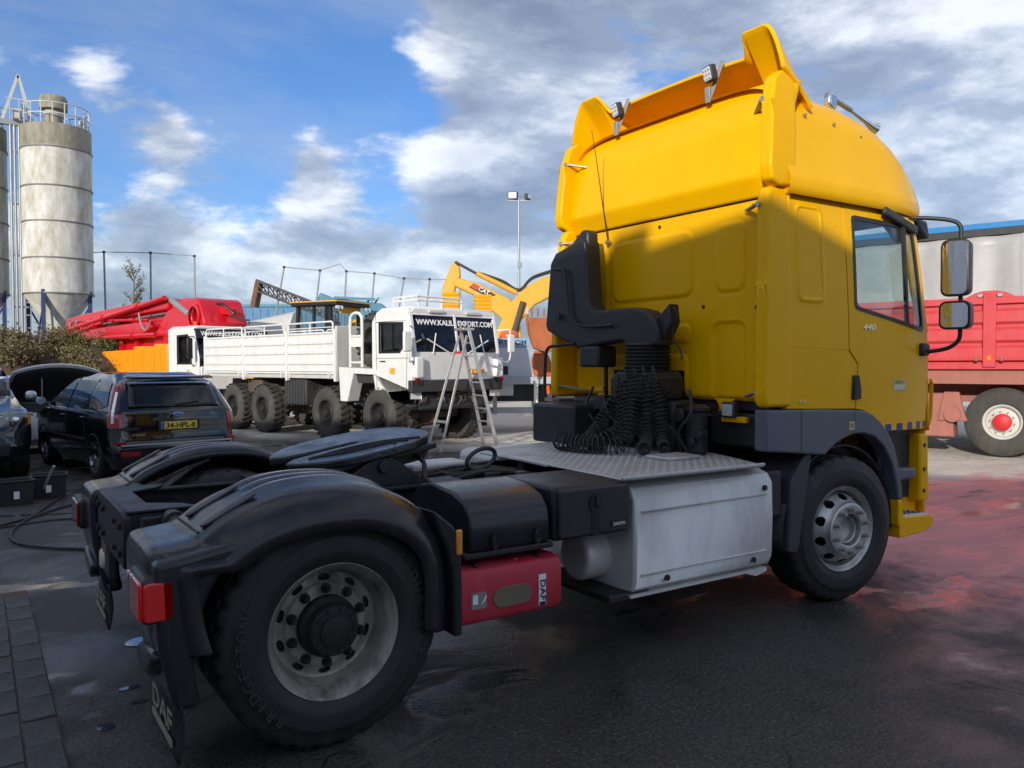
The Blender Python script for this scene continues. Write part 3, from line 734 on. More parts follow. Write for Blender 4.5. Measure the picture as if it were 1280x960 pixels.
# tool box
m = MB().box(-2.60, -2.08, -1.20, -.66, .755, 1.045); tb = m.build('tool_box', 'black_plastic', T, bevel=.025, seg=3)
MB().prism(rrect(-2.585, -2.095, .77, 1.03, .02), 'y', -1.232, -1.202).build('box_lid', 'black_plastic', tb, bevel=.012)
MB().prism(circ(-2.345, .945, .045, 20, .052), 'y', -1.240, -1.233).build('latch_recess', 'hub_black', tb)
MB().bar((-2.345, -1.244, .985), (-2.345, -1.244, .925), .022, .012).build('latch', 'black_plastic', tb, bevel=.003)
MB().box(-2.37, -2.32, -1.237, -1.2335, .775, .885).build('latch_slot', 'hub_black', tb)
MB().box(-2.235, -2.125, -1.236, -1.2335, .80, .835).build('maker_plate', 'letter_black', tb)
letters('DAKEN', .026, 'letter_white', tb, 'lettering', (-2.18, -1.238, .808), (1, 0, 0), (0, 0, 1), .001)
# hangers and red extinguisher box
for x in (-2.98, -2.74): MB().box(x-.035, x+.035, -1.05, -.95, .66, .76).build('hanger', 'chassis_metal', T)
rb = MB().loft([[(x, -.92-.32*yy, zz) for yy, zz in ((0, .43), (0, .66), (.3, .695), (.75, .700), (.95, .685), (1.0, .64), (1.0, .46), (.95, .425), (.5, .415))] for x in (-3.19, -3.17, -2.60, -2.575)]).build('extinguisher_box', 'red_plastic', T, bevel=.014, seg=3)
for x in (-3.07, -2.84, -2.69): MB().bar((x, -1.20, .700), (x, -.98, .703), .030 if x != -2.84 else .02, .012).build('strap', 'black_plastic' if x != -2.84 else 'red_plastic', rb, bevel=.003)
MB().prism(rrect(-3.0, -2.77, .485, .585, .048, 6), 'y', -1.246, -1.238).build('label_window', 'sticker_olive', rb, bevel=.002)
MB().box(-2.725, -2.682, -1.243, -1.238, .455, .615).build('sticker', 'sticker_white', rb)
letters('DAF', .046, 'sticker_navy', rb, 'lettering', (-2.717, -1.245, .535), (0, 0, -1), (1, 0, 0), .001, .105, bold=.001)
MB().box(-2.722, -2.685, -1.2445, -1.242, .455, .475).build('sticker_stripe', 'sticker_navy', rb)
stk = MB().box(-3.125, -3.04, -1.242, -1.238, .50, .58).build('sticker', 'letter_grey', rb)
for i in range(3): MB().bar((-3.07+.008*i, -1.244, .52+.006*i), (-3.045+.002*i, -1.244, .56), .006, .002).build('sticker_stripe', 'sticker_white', stk)
MB().box(-3.118, -3.09, -1.244, -1.241, .525, .57).build('sticker_stripe', 'sticker_white', stk)
# fuel tank under the pale cover
ft = MB().loft([[(x, y, z) for y, z in ((-.55, .40), (-.55, 1.0), (-1.08, 1.02), (-1.18, .985), (-1.215, .93), (-1.222, .70), (-1.215, .46), (-1.19, .40), (-1.10, .385))] for x in (-2.05, -2.03, -.90, -.86)]).build('fuel_tank_cover', 'tank_alu', T, bevel=.03, seg=3)
for z0 in (.50,):
    MB().tube([(-2.0, -1.219, z0), (-.93, -1.219, z0)], .007, 6).build('pressed_line', 'tank_alu', ft)
    MB().tube([(-2.0, -1.222, .86), (-.93, -1.222, .86)], .006, 6).build('pressed_line', 'tank_alu', ft)
for x in (-1.80, -1.05): MB().cyl((x, -1.20, .455), (x, -1.228, .455), .018, n=12).build('plug', 'letter_black', ft)
MB().cyl((-.95, -1.20, .90), (-.95, -1.23, .90), .018, n=12).build('plug', 'letter_black', ft)
MB().box(-2.2, -1.9, -1.18, -.50, .355, .40).build('tank_bracket', 'chassis_metal', T, bevel=.01)
MB().prism([(-2.06, .37), (-1.1, .37), (-1.0, .34), (-.9, .36), (-.9, .385), (-2.06, .385)], 'y', -1.2, -.6).build('tank_underside', 'tank_alu', T)
MB().cyl((-2.22, -.88, .57), (-1.75, -.88, .57), .145, n=24).build('air_tank', 'tank_alu', T, bevel=.035, seg=3)
# checker plate catwalk
def deck():
    d = MB().prism([(-2.08, -.62), (-2.13, -1.20), (-.98, -1.24), (-.90, -1.05), (-.72, -.60), (-.66, .88), (-1.80, .60), (-2.06, .42)], 'z', 1.035, 1.050).build('catwalk', 'deck_alu', T, bevel=.006)
    m = MB()
    for i in range(44):
        for j in range(64):
            x = -2.08+i*.034; y = -1.2+j*.034
            xl = -2.06 if y < .42 else -2.06+(y-.42)*.55; xr = interp(y, [(-1.22, -1.0), (-1.05, -.92), (-.60, -.75), (.86, -.69)])
            if y > .42: xl = interp(y, [(.42, -2.03), (.60, -1.76), (.86, -.8)])
            if not (xl < x < xr): continue
            a = .7 if (i+j) % 2 else -.7
            c, s = cos(a), sin(a); l, w = .0145, .0045
            q = [(x+l*c, y+l*s, 1.0505), (x-w*s, y+w*c, 1.0505), (x-l*c, y-l*s, 1.0505), (x+w*s, y-w*c, 1.0505), (x, y, 1.0535)]
            m.add(q, [(0, 1, 4), (1, 2, 4), (2, 3, 4), (3, 0, 4)])
    struct(m.build('tread_pattern', 'deck_alu', d, angle=None), 'stuff')
    MB().bar((-2.14, -1.21, 1.055), (-.99, -1.25, 1.055), .02, .02).build('deck_edge', 'deck_alu', d, bevel=.005)
    MB().bar((-2.09, -.45, 1.045), (-2.0, .44, 1.045), .03, .02).build('deck_edge', 'deck_alu', d, bevel=.005)
    MB().box(-1.35, -1.05, -.78, -.55, 1.05, 1.075).build('deck_hatch', 'deck_alu', d, bevel=.01)
deck()
# front mud guard, liner, wheel arch darkness
for s in (-1, 1):
    m = MB(); ang = [RAD(a) for a in range(-6, 187, 6)]
    for a in ang:
        for y in (.80, 1.10): m.v.append(Vector((.02+.64*cos(a), s*y, .50+.60*sin(a))))
    for i in range(len(ang)-1): m.f.append((2*i, 2*i+1, 2*i+3, 2*i+2))
    m.build('wheel_arch_liner', 'black_plastic', T, solid=.012)
    MB().prism([(-.40, 1.08), (-.33, 1.12), (-.47, .45), (-.50, .40), (-.60, .42), (-.56, .9)], 'y', min(s*.80, s*1.13), max(s*.80, s*1.13)).build('front_mud_guard', 'dark_trim', T, bevel=.015)
    MB().box(-.74, -.58, min(s*.55, s*1.02), max(s*.55, s*1.02), .40, .62).build('step_box', 'black_plastic', T, bevel=.02)
    MB().box(-.80, -.62, min(s*.98, s*1.10), max(s*.98, s*1.10), .66, .98).build('valve_box', 'black_plastic', T, bevel=.02)
    MB().box(-.80, -.76, min(s*1.06, s*1.12), max(s*1.06, s*1.12), .82, .93).build('marker_lamp', 'amber_lens', T, bevel=.006)
    MB().box(-.66, .1, min(s*.50, s*1.06), max(s*.50, s*1.06), 1.10, 1.34).build('cab_floor_side', 'black_plastic', T, bevel=.02)
# dark machinery behind the cab
MB().box(-.95, -.70, -.42, .75, .98, 1.42).build('engine_top', 'chassis_metal', T, bevel=.03)
for i in range(26):
    y = rnd.uniform(-.80, .72); z = rnd.uniform(1.05, 1.42); a = rnd.uniform(.025, .07)
    if rnd.random() < .5: MB().cyl((-1.0, y, z), (-.92, y, z), a*.7, n=12).build('fitting', rnd.choice(('chassis_metal', 'black_plastic', 'grease_metal')), T, bevel=.006)
    else: MB().box(-1.02, -.92, y-a, y+a, z-a, z+a).build('valve', rnd.choice(('chassis_metal', 'black_plastic', 'chassis_metal')), T, bevel=.01)
for i in range(8):
    y = rnd.uniform(-.75, .5)
    MB().tube(spline([(-.95, y, 1.5), (-1.03, y+rnd.uniform(-.1, .1), 1.35), (-1.02, y+rnd.uniform(-.15, .15), 1.2), (-.95, y+rnd.uniform(-.2, .2), 1.04)], 6), .012, 6).build('hose', 'cable_rubber', T)
MB().cyl((-.9, -.60, 1.06), (-.9, -.60, 1.36), .075, n=16).build('filter', 'chassis_metal', T, bevel=.015)
MB().lathe([(.09, 1.36), (.09, 1.38), (.05, 1.40)], (-.9, -.60, 0), 'z', 16, cap=True).build('filter_cap', 'black_plastic', T)
bx = MB().box(-1.20, -.80, .42, .98, 1.04, 1.36).build('equipment_box', 'black_plastic', T, bevel=.025, seg=3)
MB().tube(spline([(-1.06, .98, 1.4), (-1.06, .99, 1.55), (-1.06, .96, 1.80), (-1.04, .82, 1.84), (-1.0, .66, 1.85)], 8), .014, 8).build('hand_rail', 'black_plastic', T)

# coiled air lines hanging from the wall to the deck
def coil(ctrl, R, pitch, wire, name, m='cable_rubber'):
    path = spline(ctrl, 30); L = [0]
    for a, b in zip(path, path[1:]): L.append(L[-1]+(b-a).length)
    tot = L[-1]; n = int(tot/pitch*12); out = []
    u = Vector((1, 0, 0)); j = 0
    for k in range(n+1):
        d = tot*k/n
        while j < len(L)-2 and L[j+1] < d: j += 1
        t = (d-L[j])/max(1e-6, L[j+1]-L[j]); p = path[j].lerp(path[j+1], t); tg = (path[j+1]-path[j]).normalized()
        u = (u-tg*u.dot(tg)).normalized(); w = tg.cross(u); a = 2*pi*k/12
        env = min(1, k/12, (n-k)/12)
        out.append(p+R*env*(cos(a)*u+sin(a)*w))
    return MB().tube(out, wire, 6).build(name, m, T, angle=80)
coil([(-1.04, -.10, 1.60), (-1.10, -.10, 1.45), (-1.22, -.16, 1.22), (-1.36, -.10, 1.13), (-1.48, .10, 1.12), (-1.52, .25, 1.13)], .058, .036, .0055, 'air_line')
coil([(-1.03, -.16, 1.62), (-1.16, -.22, 1.38), (-1.32, -.30, 1.14), (-1.46, -.22, 1.115), (-1.55, .02, 1.115), (-1.57, .16, 1.12)], .056, .034, .0055, 'air_line')
coil([(-1.03, -.26, 1.62), (-1.10, -.32, 1.46), (-1.12, -.34, 1.20), (-1.22, -.42, 1.12), (-1.34, -.52, 1.11)], .046, .030, .005, 'air_line')
coil([(-1.04, -.30, 1.58), (-1.08, -.42, 1.40), (-1.10, -.46, 1.16), (-1.20, -.58, 1.105)], .042, .028, .005, 'electric_line')
coil([(-1.04, -.02, 1.56), (-1.10, .06, 1.40), (-1.2, .12, 1.2), (-1.36, .02, 1.125), (-1.40, -.2, 1.12)], .052, .034, .0055, 'air_line')
for i, y in enumerate((-.30, -.20, -.10, 0.0)):
    MB().tube(spline([(-1.0, y, 1.62), (-1.06, y-.02, 1.66), (-1.05, y-.06, 1.56), (-1.0, y-.03, 1.45)], 6), .009, 6).build('line_loop', 'cable_rubber', T)

# --- air intake snorkel
m = MB().prism([(1.00, 2.54), (.93, 2.62), (.60, 2.70), (.535, 2.68), (.525, 2.60), (.50, 2.20), (.46, 2.13), (.40, 2.11), (-.03, 2.11), (-.16, 2.08), (-.25, 2.02), (-.30, 1.94), (-.30, 1.82), (.04, 1.82), (.06, 1.855), (.10, 1.865), (.45, 1.83), (.62, 1.81), (.76, 1.86), (1.05, 1.97), (1.07, 2.02)], 'x', -.995, -.83)
ai = m.build('air_intake', 'black_plastic', T, bevel=.035, seg=3)
MB().tube(spline([(-1.024, .90, 2.48), (-1.024, .78, 2.46), (-1.024, .74, 2.36), (-1.024, .70, 2.10), (-1.024, .62, 2.02), (-1.024, .45, 1.985), (-1.024, .16, 1.985)], 6), .012, 8).build('intake_rib', 'black_plastic', ai)
MB().cyl((-1.026, .86, 2.08), (-1.015, .86, 2.08), .032, n=16).build('intake_hole', 'letter_black', ai)
MB().prism([(.525, 2.60), (.53, 2.74), (.555, 2.775), (.61, 2.775), (.66, 2.74), (.80, 2.645), (.82, 2.60)], 'x', -.965, -.85).build('intake_neck', 'black_plastic', ai, bevel=.02)
b = MB().lathe([(.175 if i % 2 else .158, 1.84-.0135*i) for i in range(18)], (-.90, -.10, 0), 'z', 32); b.build('bellows', 'cable_rubber', ai, angle=20)
fh = MB().prism([(-.34, 1.42), (.16, 1.42), (.16, 1.58), (.08, 1.63), (-.30, 1.63), (-.34, 1.58)], 'x', -1.05, -.76).build('filter_housing', 'black_plastic', T, bevel=.02)
for i in range(5): MB().box(-1.056, -.8, -.30+.09*i, -.25+.09*i, 1.47, 1.585).build('housing_rib', 'black_plastic', fh, bevel=.004)
MB().box(-1.0, -.8, .36, .60, 1.66, 1.83).build('intake_box', 'black_plastic', ai, bevel=.02)
MB().bar((-.9, .38, 1.68), (-.9, .38, 1.35), .025).build('intake_stay', 'black_plastic', ai)
MB().prism([(-.25, 2.02), (-.37, 2.12), (-.39, 1.98), (-.31, 1.86)], 'x', -.95, -.85).build('intake_clip', 'black_plastic', ai, bevel=.01)
MB().tube(spline([(-.92, -.34, 2.1), (-.92, -.42, 2.05), (-.92, -.38, 1.9), (-.90, -.44, 1.78), (-.92, -.47, 1.72)], 6), .007, 6).build('loose_cord', 'cable_rubber', T)

# --- cab rear wall with pressed panels
def emboss(y, z):
    h = 0
    for (y0, y1, z0, z1, r, d) in ((-.35, .55, 2.185, 2.675, .09, .012), (-.84, -.56, 2.19, 2.68, .08, .010), (-.84, -.53, 1.40, 1.985, .08, -.014), (-.33, .30, 1.84, 1.985, .06, .010), (.60, 1.0, 2.0, 2.68, .08, .010), (-.30, .6, 1.46, 1.76, .06, .010), (.64, 1.0, 1.46, 1.9, .07, -.010)):
        cy, cz = (y0+y1)/2, (z0+z1)/2; qx = abs(y-cy)-(y1-y0)/2+r; qz = abs(z-cz)-(z1-z0)/2+r
        sd_ = math.hypot(max(qx, 0), max(qz, 0))+min(max(qx, qz), 0)-r
        h += d*sm(.012, -.014, sd_)
        h += .006*math.exp(-(sd_/.012)**2)*(-1 if d > 0 else 1)
    return h
def rw(u, v):
    y = -1.125+2.25*u; z = 1.425+1.40*v
    e = max(0, abs(y)-.95)/.175
    x = -.68+.085*(1-math.sqrt(max(0, 1-e*e)))
    bot = .03*max(0, 1-v/.03)**2
    return (x-emboss(y, z)+bot, y, z)
MB().grid(rw, 190, 120, skip=lambda u, v: (-.27 < -1.125+2.25*u < .52) and 1.425+1.40*v < 1.64).build('rear_wall', 'yellow_paint', T, angle=70)
MB().box(-.66, -.5, -.30, .56, 1.3, 1.70).build('tunnel_recess', 'black_plastic', T)
for y in (-.68, .62, .35): 
    bk = MB().prism([(y-.09, 1.44), (y-.06, 1.41), (y-.04, 1.36), (y+.04, 1.36), (y+.06, 1.41), (y+.09, 1.44)], 'x', -.715, -.69).build('wall_tab', 'yellow_paint', T, bevel=.004)
    MB().cyl((-.722, y, 1.385), (-.712, y, 1.385), .009, n=8).build('tab_bolt', 'steel', bk)
for y, z in ((-.93, 2.07), (-.93, 1.6), (-.45, 2.1), (.0, 2.74), (-.9, 2.76), (.3, 2.09)): MB().lathe([(.014, .0), (.014, -.004), (.009, -.007), (.001, -.007)], (-.681, y, z), 'x', 10).build('wall_plug', 'letter_black', T)
# upper rear panel, leaning forward, above the seam
def up_(u, v):
    y = -1.13+2.26*u; zt = 3.60-.03*(y/1.1)**4
    z = 2.805+(zt-2.805)*v
    x = interp(z, [(2.805, -.69), (2.93, -.748), (2.945, -.752), (3.3, -.69), (3.60, -.58)])
    e = max(0, abs(y)-.92)/.21
    x += .10*(1-math.sqrt(max(0, 1-e*e)))
    return (x, y, z)
MB().grid(up_, 60, 40).build('roof_rear_panel', 'yellow_paint', T, solid=.02, angle=50)
MB().grid(lambda u, v: (-.685-.004*sin(v*pi), -1.08+2.16*u, 2.795+.014*v), 30, 2).build('seam_gap', 'letter_black', T)
# high roof
def roof():
    rings = []
    for x, zt in ((-.66, 3.595), (-.5, 3.605), (-.3, 3.61), (-.1, 3.61), (.1, 3.60), (.3, 3.565), (.5, 3.495), (.65, 3.41), (.78, 3.31), (.88, 3.20), (.96, 3.09), (1.02, 2.99), (1.05, 2.93)):
        w = 1.165-.10*max(0, (x-.45)/.6)**2; r = []
        side = [(.992, 2.805), (1.005, 2.82), (1.012, 2.86), (1.012, 2.90), (1.006, 2.935), (1.0, 2.95)]
        zb = min(2.95, zt-.03)
        k = 26
        for a, z in side: r.append((x, -w*a, min(z, zt-.035)))
        for i in range(1, k):
            q = pi*i/k; c, s = cos(q), sin(q)
            zz = zb+(zt-zb)*(abs(s)**.34); ww = w*(1-.075*(zz-zb)/.62)
            r.append((x, -ww*(1 if c > 0 else -1)*abs(c)**.34, zz))
        for a, z in reversed(side): r.append((x, w*a, min(z, zt-.035)))
        rings.append(r)
    m = MB().loft(rings, closed=False, caps=False)
    n = len(rings[0]); m.f.append(tuple(range(len(m.v)-n, len(m.v))))
    return m.build('roof', 'yellow_paint', T, angle=50)
rf = roof()
MB().box(-.6, 1.0, -1.1, 1.1, 2.78, 2.80).build('headliner', 'interior', T)
for s in (-1, 1):
    for x, z in ((-.42, 3.36), (-.1, 3.35), (.22, 3.31), (.48, 3.22)): MB().lathe([(.010, -.03), (.010, .002), (.006, .004), (.001, .004)], (x, 0, z), 'y', 10).xf(lambda v: Vector((v.x, s*(1.118-.03*max(0, v.x)+v.y), v.z))).build('roof_screw', 'steel', rf)
# roof spoiler: raised plate with ears
def spoiler():
    ys = [-1.12+2.24*i/94 for i in range(95)]; m = MB(); K = 10
    for y in ys:
        a = abs(y)
        ear = sm(.72, .785, a)
        zr = 3.845+.115*ear-.02*(1-ear)*(a/.75)**2
        if a > .95: zr -= .33*((a-.95)/.17)**2.2
        xr = -.565-.10*ear; zf = interp(ear, [(0, 3.62), (1, 3.54)])-.13*sm(.95, 1.12, a); xf = interp(ear, [(0, .34), (1, -.36)])
        for k in range(K+1):
            t = k/K
            m.v.append(Vector((xf+(xr-xf)*t, y, zf+(zr-zf)*(t**(1.15) if ear < .5 else t**.8))))
    n = K+1
    for i in range(len(ys)-1):
        for k in range(K): m.f.append((i*n+k, i*n+k+1, (i+1)*n+k+1, (i+1)*n+k))
    return m.build('roof_spoiler', 'yellow_paint', T, solid=.026, bevel=.006, angle=45)
sp = spoiler()
# side collars
for s in (-1, 1):
    def flap(pts, name, y0, y1, flare=0):
        a = MB().prism(pts, 'y', s*y0, s*y1)
        return a.build(name, 'yellow_paint', T, bevel=.036, seg=4, slices=[(2, [1.5+.1*i for i in range(22)])], deform=lambda v: Vector((v.x, v.y-(s*.045*max(0, (v.z-1.9)/.95)**2 if v.z < 2.86 else s*(.035+.09*max(0, v.z-3.0)**1.5)), v.z)))
    flap([(-.60, 1.40), (-.86, 1.40), (-.885, 1.45), (-.865, 2.2), (-.82, 2.76), (-.78, 2.845), (-.60, 2.86)], 'side_collar', 1.07, 1.16)
    flap([(-.58, 2.855), (-.74, 2.845), (-.81, 2.88), (-.83, 2.96), (-.79, 3.40), (-.74, 3.56), (-.66, 3.62), (-.54, 3.56)], 'roof_collar', 1.10, 1.195)
    # struts from collars to the walls
    for (x0, y0, z0, x1, y1, z1) in ((-.78, 1.05, 3.42, -.66, .90, 3.38), (-.83, 1.06, 2.73, -.70, .86, 2.73), (-.85, 1.07, 1.50, -.70, .86, 1.46)):
        st_ = MB().bar((x0, s*y0, z0), (x1, s*y1, z1), .034, .014).build('strut', 'galvanised', T, bevel=.003)
        MB().cyl((x0-.01, s*y0, z0), (x0+.01, s*y0, z0), .018, n=10).build('strut_bolt', 'steel', st_)
# two square work lamps on the spoiler
for y in (-.50, .50):
    br = MB().bar((-.655, y+.03, 3.585), (-.60, y-.05, 3.86), .036, .010, (1, 0, 0)).build('work_lamp', 'galvanised', T, bevel=.002)
    MB().bar((-.66, y+.03, 3.57), (-.67, y+.03, 3.68), .045, .012, (1, 0, 0)).build('lamp_foot', 'galvanised', br, bevel=.002)
    hd = MB().prism(rrect(-.055, .055, -.055, .055, .014), 'x', -.03, .02).xf(lambda v: Vector((-.675, y-.005, 3.765))+Matrix.Rotation(RAD(-14), 3, 'Z') @ (Matrix.Rotation(RAD(-14), 3, 'Y') @ v)).build('lamp_body', 'dark_steel', br, bevel=.008)
    g = MB()
    for a in (-.03, 0, .03):
        for c in (-.03, 0, .03): g.lathe([(.013, 0), (.011, -.006), (.0005, -.009)], (-.031, a, c), 'x', 10)
    g.prism(rrect(-.046, .046, -.046, .046, .01), 'x', -.032, -.029)
    g.xf(lambda v: Vector((-.675, y-.005, 3.765))+Matrix.Rotation(RAD(-14), 3, 'Z') @ (Matrix.Rotation(RAD(-14), 3, 'Y') @ v)).build('lamp_lens', 'lamp_glass', br)
# aerial
an = MB().tube([(-.71, .575, 2.695), (-.72, .58, 2.76), (-.86, .535, 3.3), (-.98, .46, 3.55)], [.006, .006, .0035, .0025], 6).build('aerial', 'dark_steel', T)
MB().cyl((-.68, .575, 2.69), (-.73, .575, 2.69), .018, n=12).build('aerial_foot', 'steel', an)
# horns and beacon on the roof
hn = MB().lathe([(.012, .0), (.016, .30), (.026, .38), (.052, .43)], (0, 0, 0), 'x', 16).xf(lambda v: Vector((.40, -.84, 3.645))+Matrix.Rotation(RAD(16), 3, 'Y') @ v).build('air_horn', 'chrome', T)
MB().box(.20, .30, -.87, -.81, 3.58, 3.70).build('horn_bracket', 'chrome', T, bevel=.02)
MB().cyl((.20, -.84, 3.68), (.50, -.84, 3.62), .02, n=10).build('horn_pipe', 'steel', T)

def mrot(v, s):
    c = Vector((1.12, s*1.335, v.z)); return c+Matrix.Rotation(-s*RAD(11.2), 3, 'Z') @ (v-c)
# --- cab sides, doors and glass
def side(s):
    y0, y1 = s*1.105, s*1.15
    sw = MB().prism([(-.63, 1.385), (.145, 1.36), (.145, 1.675), (.035, 1.775), (-.006, 2.84), (-.63, 2.87)], 'y', y0, y1).build('side_wall', 'yellow_paint', T, bevel=.012, slices=CS, deform=cabdef)
    def pan(u, v):
        X = -.56+.34*u; Z = 2.06+.74*v; cx, cz = -.39, 2.43; r = .05
        qx = abs(X-cx)-.13+r; qz = abs(Z-cz)-.315+r; d = math.hypot(max(qx, 0), max(qz, 0))+min(max(qx, qz), 0)-r
        h = .012*math.exp(-(d/.016)**2)-.008*sm(.0, -.02, d)+.0015
        return tuple(cabdef(Vector((X, s*(1.15+h*min(1, 6*min(u, 1-u, v*2, (1-v)*2))), Z))))
    MB().grid(pan, 40, 70).build('pressed_panel', 'yellow_paint', sw, angle=80)
    win = [(.10, 2.70), (.105, 2.12), (.115, 2.085), (.145, 2.07), (.99, 1.935), (1.025, 1.945), (1.03, 1.98), (.905, 2.66), (.885, 2.70), (.85, 2.725), (.13, 2.735), (.108, 2.725)]
    dr = MB().prism([(.004, 2.84), (.045, 1.782), (.155, 1.682), (.155, 1.36), (.22, 1.352), (.30, 1.33), (.38, 1.29), (.46, 1.235), (.50, 1.185), (1.14, 1.17), (1.175, 1.40), (1.155, 1.75), (1.12, 1.93), (.955, 2.74), (.925, 2.815)], 'y', y0, y1, [win]).build('door', 'yellow_paint', T, bevel=.010, slices=CS, deform=cabdef)
    def inset(k): 
        cx, cz = .5, 2.36
        return [(cx+(x-cx)*(1-k), cz+(z-cz)*(1-k*1.25)) for x, z in win]
    MB().prism(inset(-.012), 'y', s*1.142, s*1.156, [inset(.05)]).build('window_seal', 'black_plastic', dr, slices=CS, deform=cabdef)
    MB().prism(inset(.03), 'y', s*1.143, s*1.147).build('window_glass', 'cab_glass', dr, slices=CS, deform=cabdef, angle=None)
    MB().bar((.73, s*1.13, 2.72), (.80, s*1.13, 1.97), .022, .03).build('quarter_bar', 'black_plastic', dr)
    hd = MB().prism([(.09, 1.60), (.155, 1.605), (.19, 1.50), (.195, 1.43), (.09, 1.425)], 'y', s*1.146, s*1.168).build('door_handle', 'black_plastic', dr, bevel=.012, seg=3, deform=cabdef)
    MB().prism(rrect(.105, .150, 1.44, 1.59, .015), 'y', s*1.166, s*1.170).build('handle_recess', 'letter_black', hd, deform=cabdef)
    # lower feature crease
    MB().tube([cabdef(Vector((x, s*1.149, z))) for x, z in ((-.60, 1.80), (-.2, 1.79), (.03, 1.785))], .004, 6).build('side_crease', 'yellow_paint', sw)
    letters('440', .062, 'chrome', dr, 'badge', (.265, s*1.154, 1.925), (-s, 0, 0), (0, 0, 1), .008, .15, shear=.25, deform=cabdef)
    letters('CF', .03, 'chrome', sw, 'badge', (-.46, s*1.154, 1.415), (-s, 0, 0), (0, 0, 1), .006, .07, deform=cabdef)
    sk = MB().box(.60, .785, min(s*1.1505, s*1.152), max(s*1.1505, s*1.152), 1.475, 1.565).build('sticker', 'sticker_gold', dr, slices=CS, deform=cabdef)
    MB().box(.62, .765, min(s*1.1522, s*1.1535), max(s*1.1522, s*1.1535), 1.488, 1.525).build('sticker_panel', 'sticker_cream', sk, deform=cabdef)
    for k in range(3): MB().box(.63, .75-.02*k, min(s*1.1537, s*1.1545), max(s*1.1537, s*1.1545), 1.535+.008*k, 1.539+.008*k).build('sticker_line', 'letter_grey', sk, deform=cabdef)
    for (a, b_) in ((.525, .60), (.675, .755), (.835, .905), (.985, 1.045), (1.10, 1.14)):
        MB().box(a, b_, min(s*1.1505, s*1.1525), max(s*1.1505, s*1.1525), 1.178, 1.232).build('stripe', 'blue_tape', dr, slices=[(0, [a+.02, a+.05])], deform=cabdef)
    # grey lower trim and arch
    tr = MB().prism([(-.86, 1.385), (-.30, 1.372), (.155, 1.352), (.22, 1.342), (.32, 1.315), (.42, 1.255), (.52, 1.165), (.60, 1.05), (.66, .90), (.70, .74), (.71, .66), (.65, .66), (.62, .80), (.56, .95), (.46, 1.07), (.34, 1.15), (.20, 1.185), (.06, 1.18), (-.10, 1.14), (-.20, 1.085), (-.24, 1.055), (-.86, 1.115)], 'y', s*1.06, s*1.165).build('lower_trim', 'grey_trim', T, bevel=.014, seg=3, slices=[(0, [-.5, .09])])
    MB().box(-.512, -.508, min(s*1.1655, s*1.1665), max(s*1.1655, s*1.1665), 1.08, 1.378).build('trim_joint', 'letter_black', tr)
    MB().box(.088, .092, min(s*1.1655, s*1.1665), max(s*1.1655, s*1.1665), 1.18, 1.352).build('trim_joint', 'letter_black', tr)
    lb = MB().prism(rrect(.02, .085, 1.215, 1.275, .006), 'y', s*1.1665, s*1.168).build('warning_label', 'sticker_gold', tr)
    MB().prism(rrect(.033, .072, 1.23, 1.262, .004), 'y', s*1.1682, s*1.169).build('label_panel', 'letter_grey', lb)
    # step well and yellow corner bumper
    MB().prism([(.55, 1.17), (1.08, 1.17), (1.08, .62), (.68, .62), (.66, .9)], 'y', min(s*.86, s*1.0), max(s*.86, s*1.0)).build('step_well', 'dark_trim', T, bevel=.015)
    stp = MB().prism([(.72, 0), (.98, 0), (1.0, .04), (1.0, .085), (.72, .10)], 'y', min(s*.95, s*1.12), max(s*.95, s*1.12)).xf(lambda v: v+Vector((-.03, 0, .79))).build('upper_step', 'grey_trim', T, bevel=.02, seg=3)
    bp = MB().prism([(.68, .365), (.68, .46), (.66, .46), (.66, .66), (.705, .66), (.71, .60), (.74, .52), (1.10, .50), (1.16, .47), (1.14, .41), (1.0, .375)], 'y', min(s*1.0, s*1.16), max(s*1.0, s*1.16)).build('bumper_corner', 'yellow_paint', T, bevel=.02, seg=3)
    MB().prism([(1.02, .60), (1.02, 1.13), (1.16, 1.13), (1.18, .62), (1.20, .58), (1.20, .46), (.74, .50), (.74, .60)], 'y', min(s*.93, s*.99), max(s*.93, s*.99)).build('bumper_side', 'yellow_paint', bp, bevel=.015)
    MB().prism([(1.06, .60), (1.06, 1.13), (1.17, 1.13), (1.19, .60)], 'y', min(s*.99, s*1.10), max(s*.99, s*1.10)).build('bumper_post', 'yellow_paint', bp, bevel=.02)
    stt = MB().prism([(.74, -.012), (1.08, -.03), (1.08, 0), (.74, .018)], 'y', min(s*.99, s*1.15), max(s*.99, s*1.15)).xf(lambda v: v+Vector((0, 0, .515))).build('lower_step', 'tank_alu', T, bevel=.006)
    for i in range(4):
        for j in range(3): MB().box(.80+.065*i, .835+.065*i, min(s*(1.02+.04*j), s*(1.035+.04*j)), max(s*(1.02+.04*j), s*(1.035+.04*j)), .52-.003*i, .532-.003*i).build('step_slot', 'hub_black', stt)
    for z in (.68, .85, 1.04): MB().cyl((1.11, s*1.098, z), (1.11, s*1.106, z), .016, n=10).build('bumper_bolt', 'letter_black', bp)
    # mirrors
    ar = MB().tube(spline([(.94, s*1.05, 2.81), (1.02, s*1.16, 2.80), (1.10, s*1.28, 2.775), (1.13, s*1.345, 2.73), (1.135, s*1.355, 2.62), (1.135, s*1.355, 2.20), (1.135, s*1.355, 1.95), (1.13, s*1.345, 1.86), (1.10, s*1.28, 1.80), (1.06, s*1.16, 1.775), (1.03, s*1.10, 1.78)], 8), .016, 10).build('mirror_arm', 'black_plastic', T)
    MB().prism(rrect(.97, 1.08, 1.74, 1.84, .03), 'y', min(s*1.09, s*1.16), max(s*1.09, s*1.16)).build('arm_foot', 'black_plastic', ar, bevel=.015)
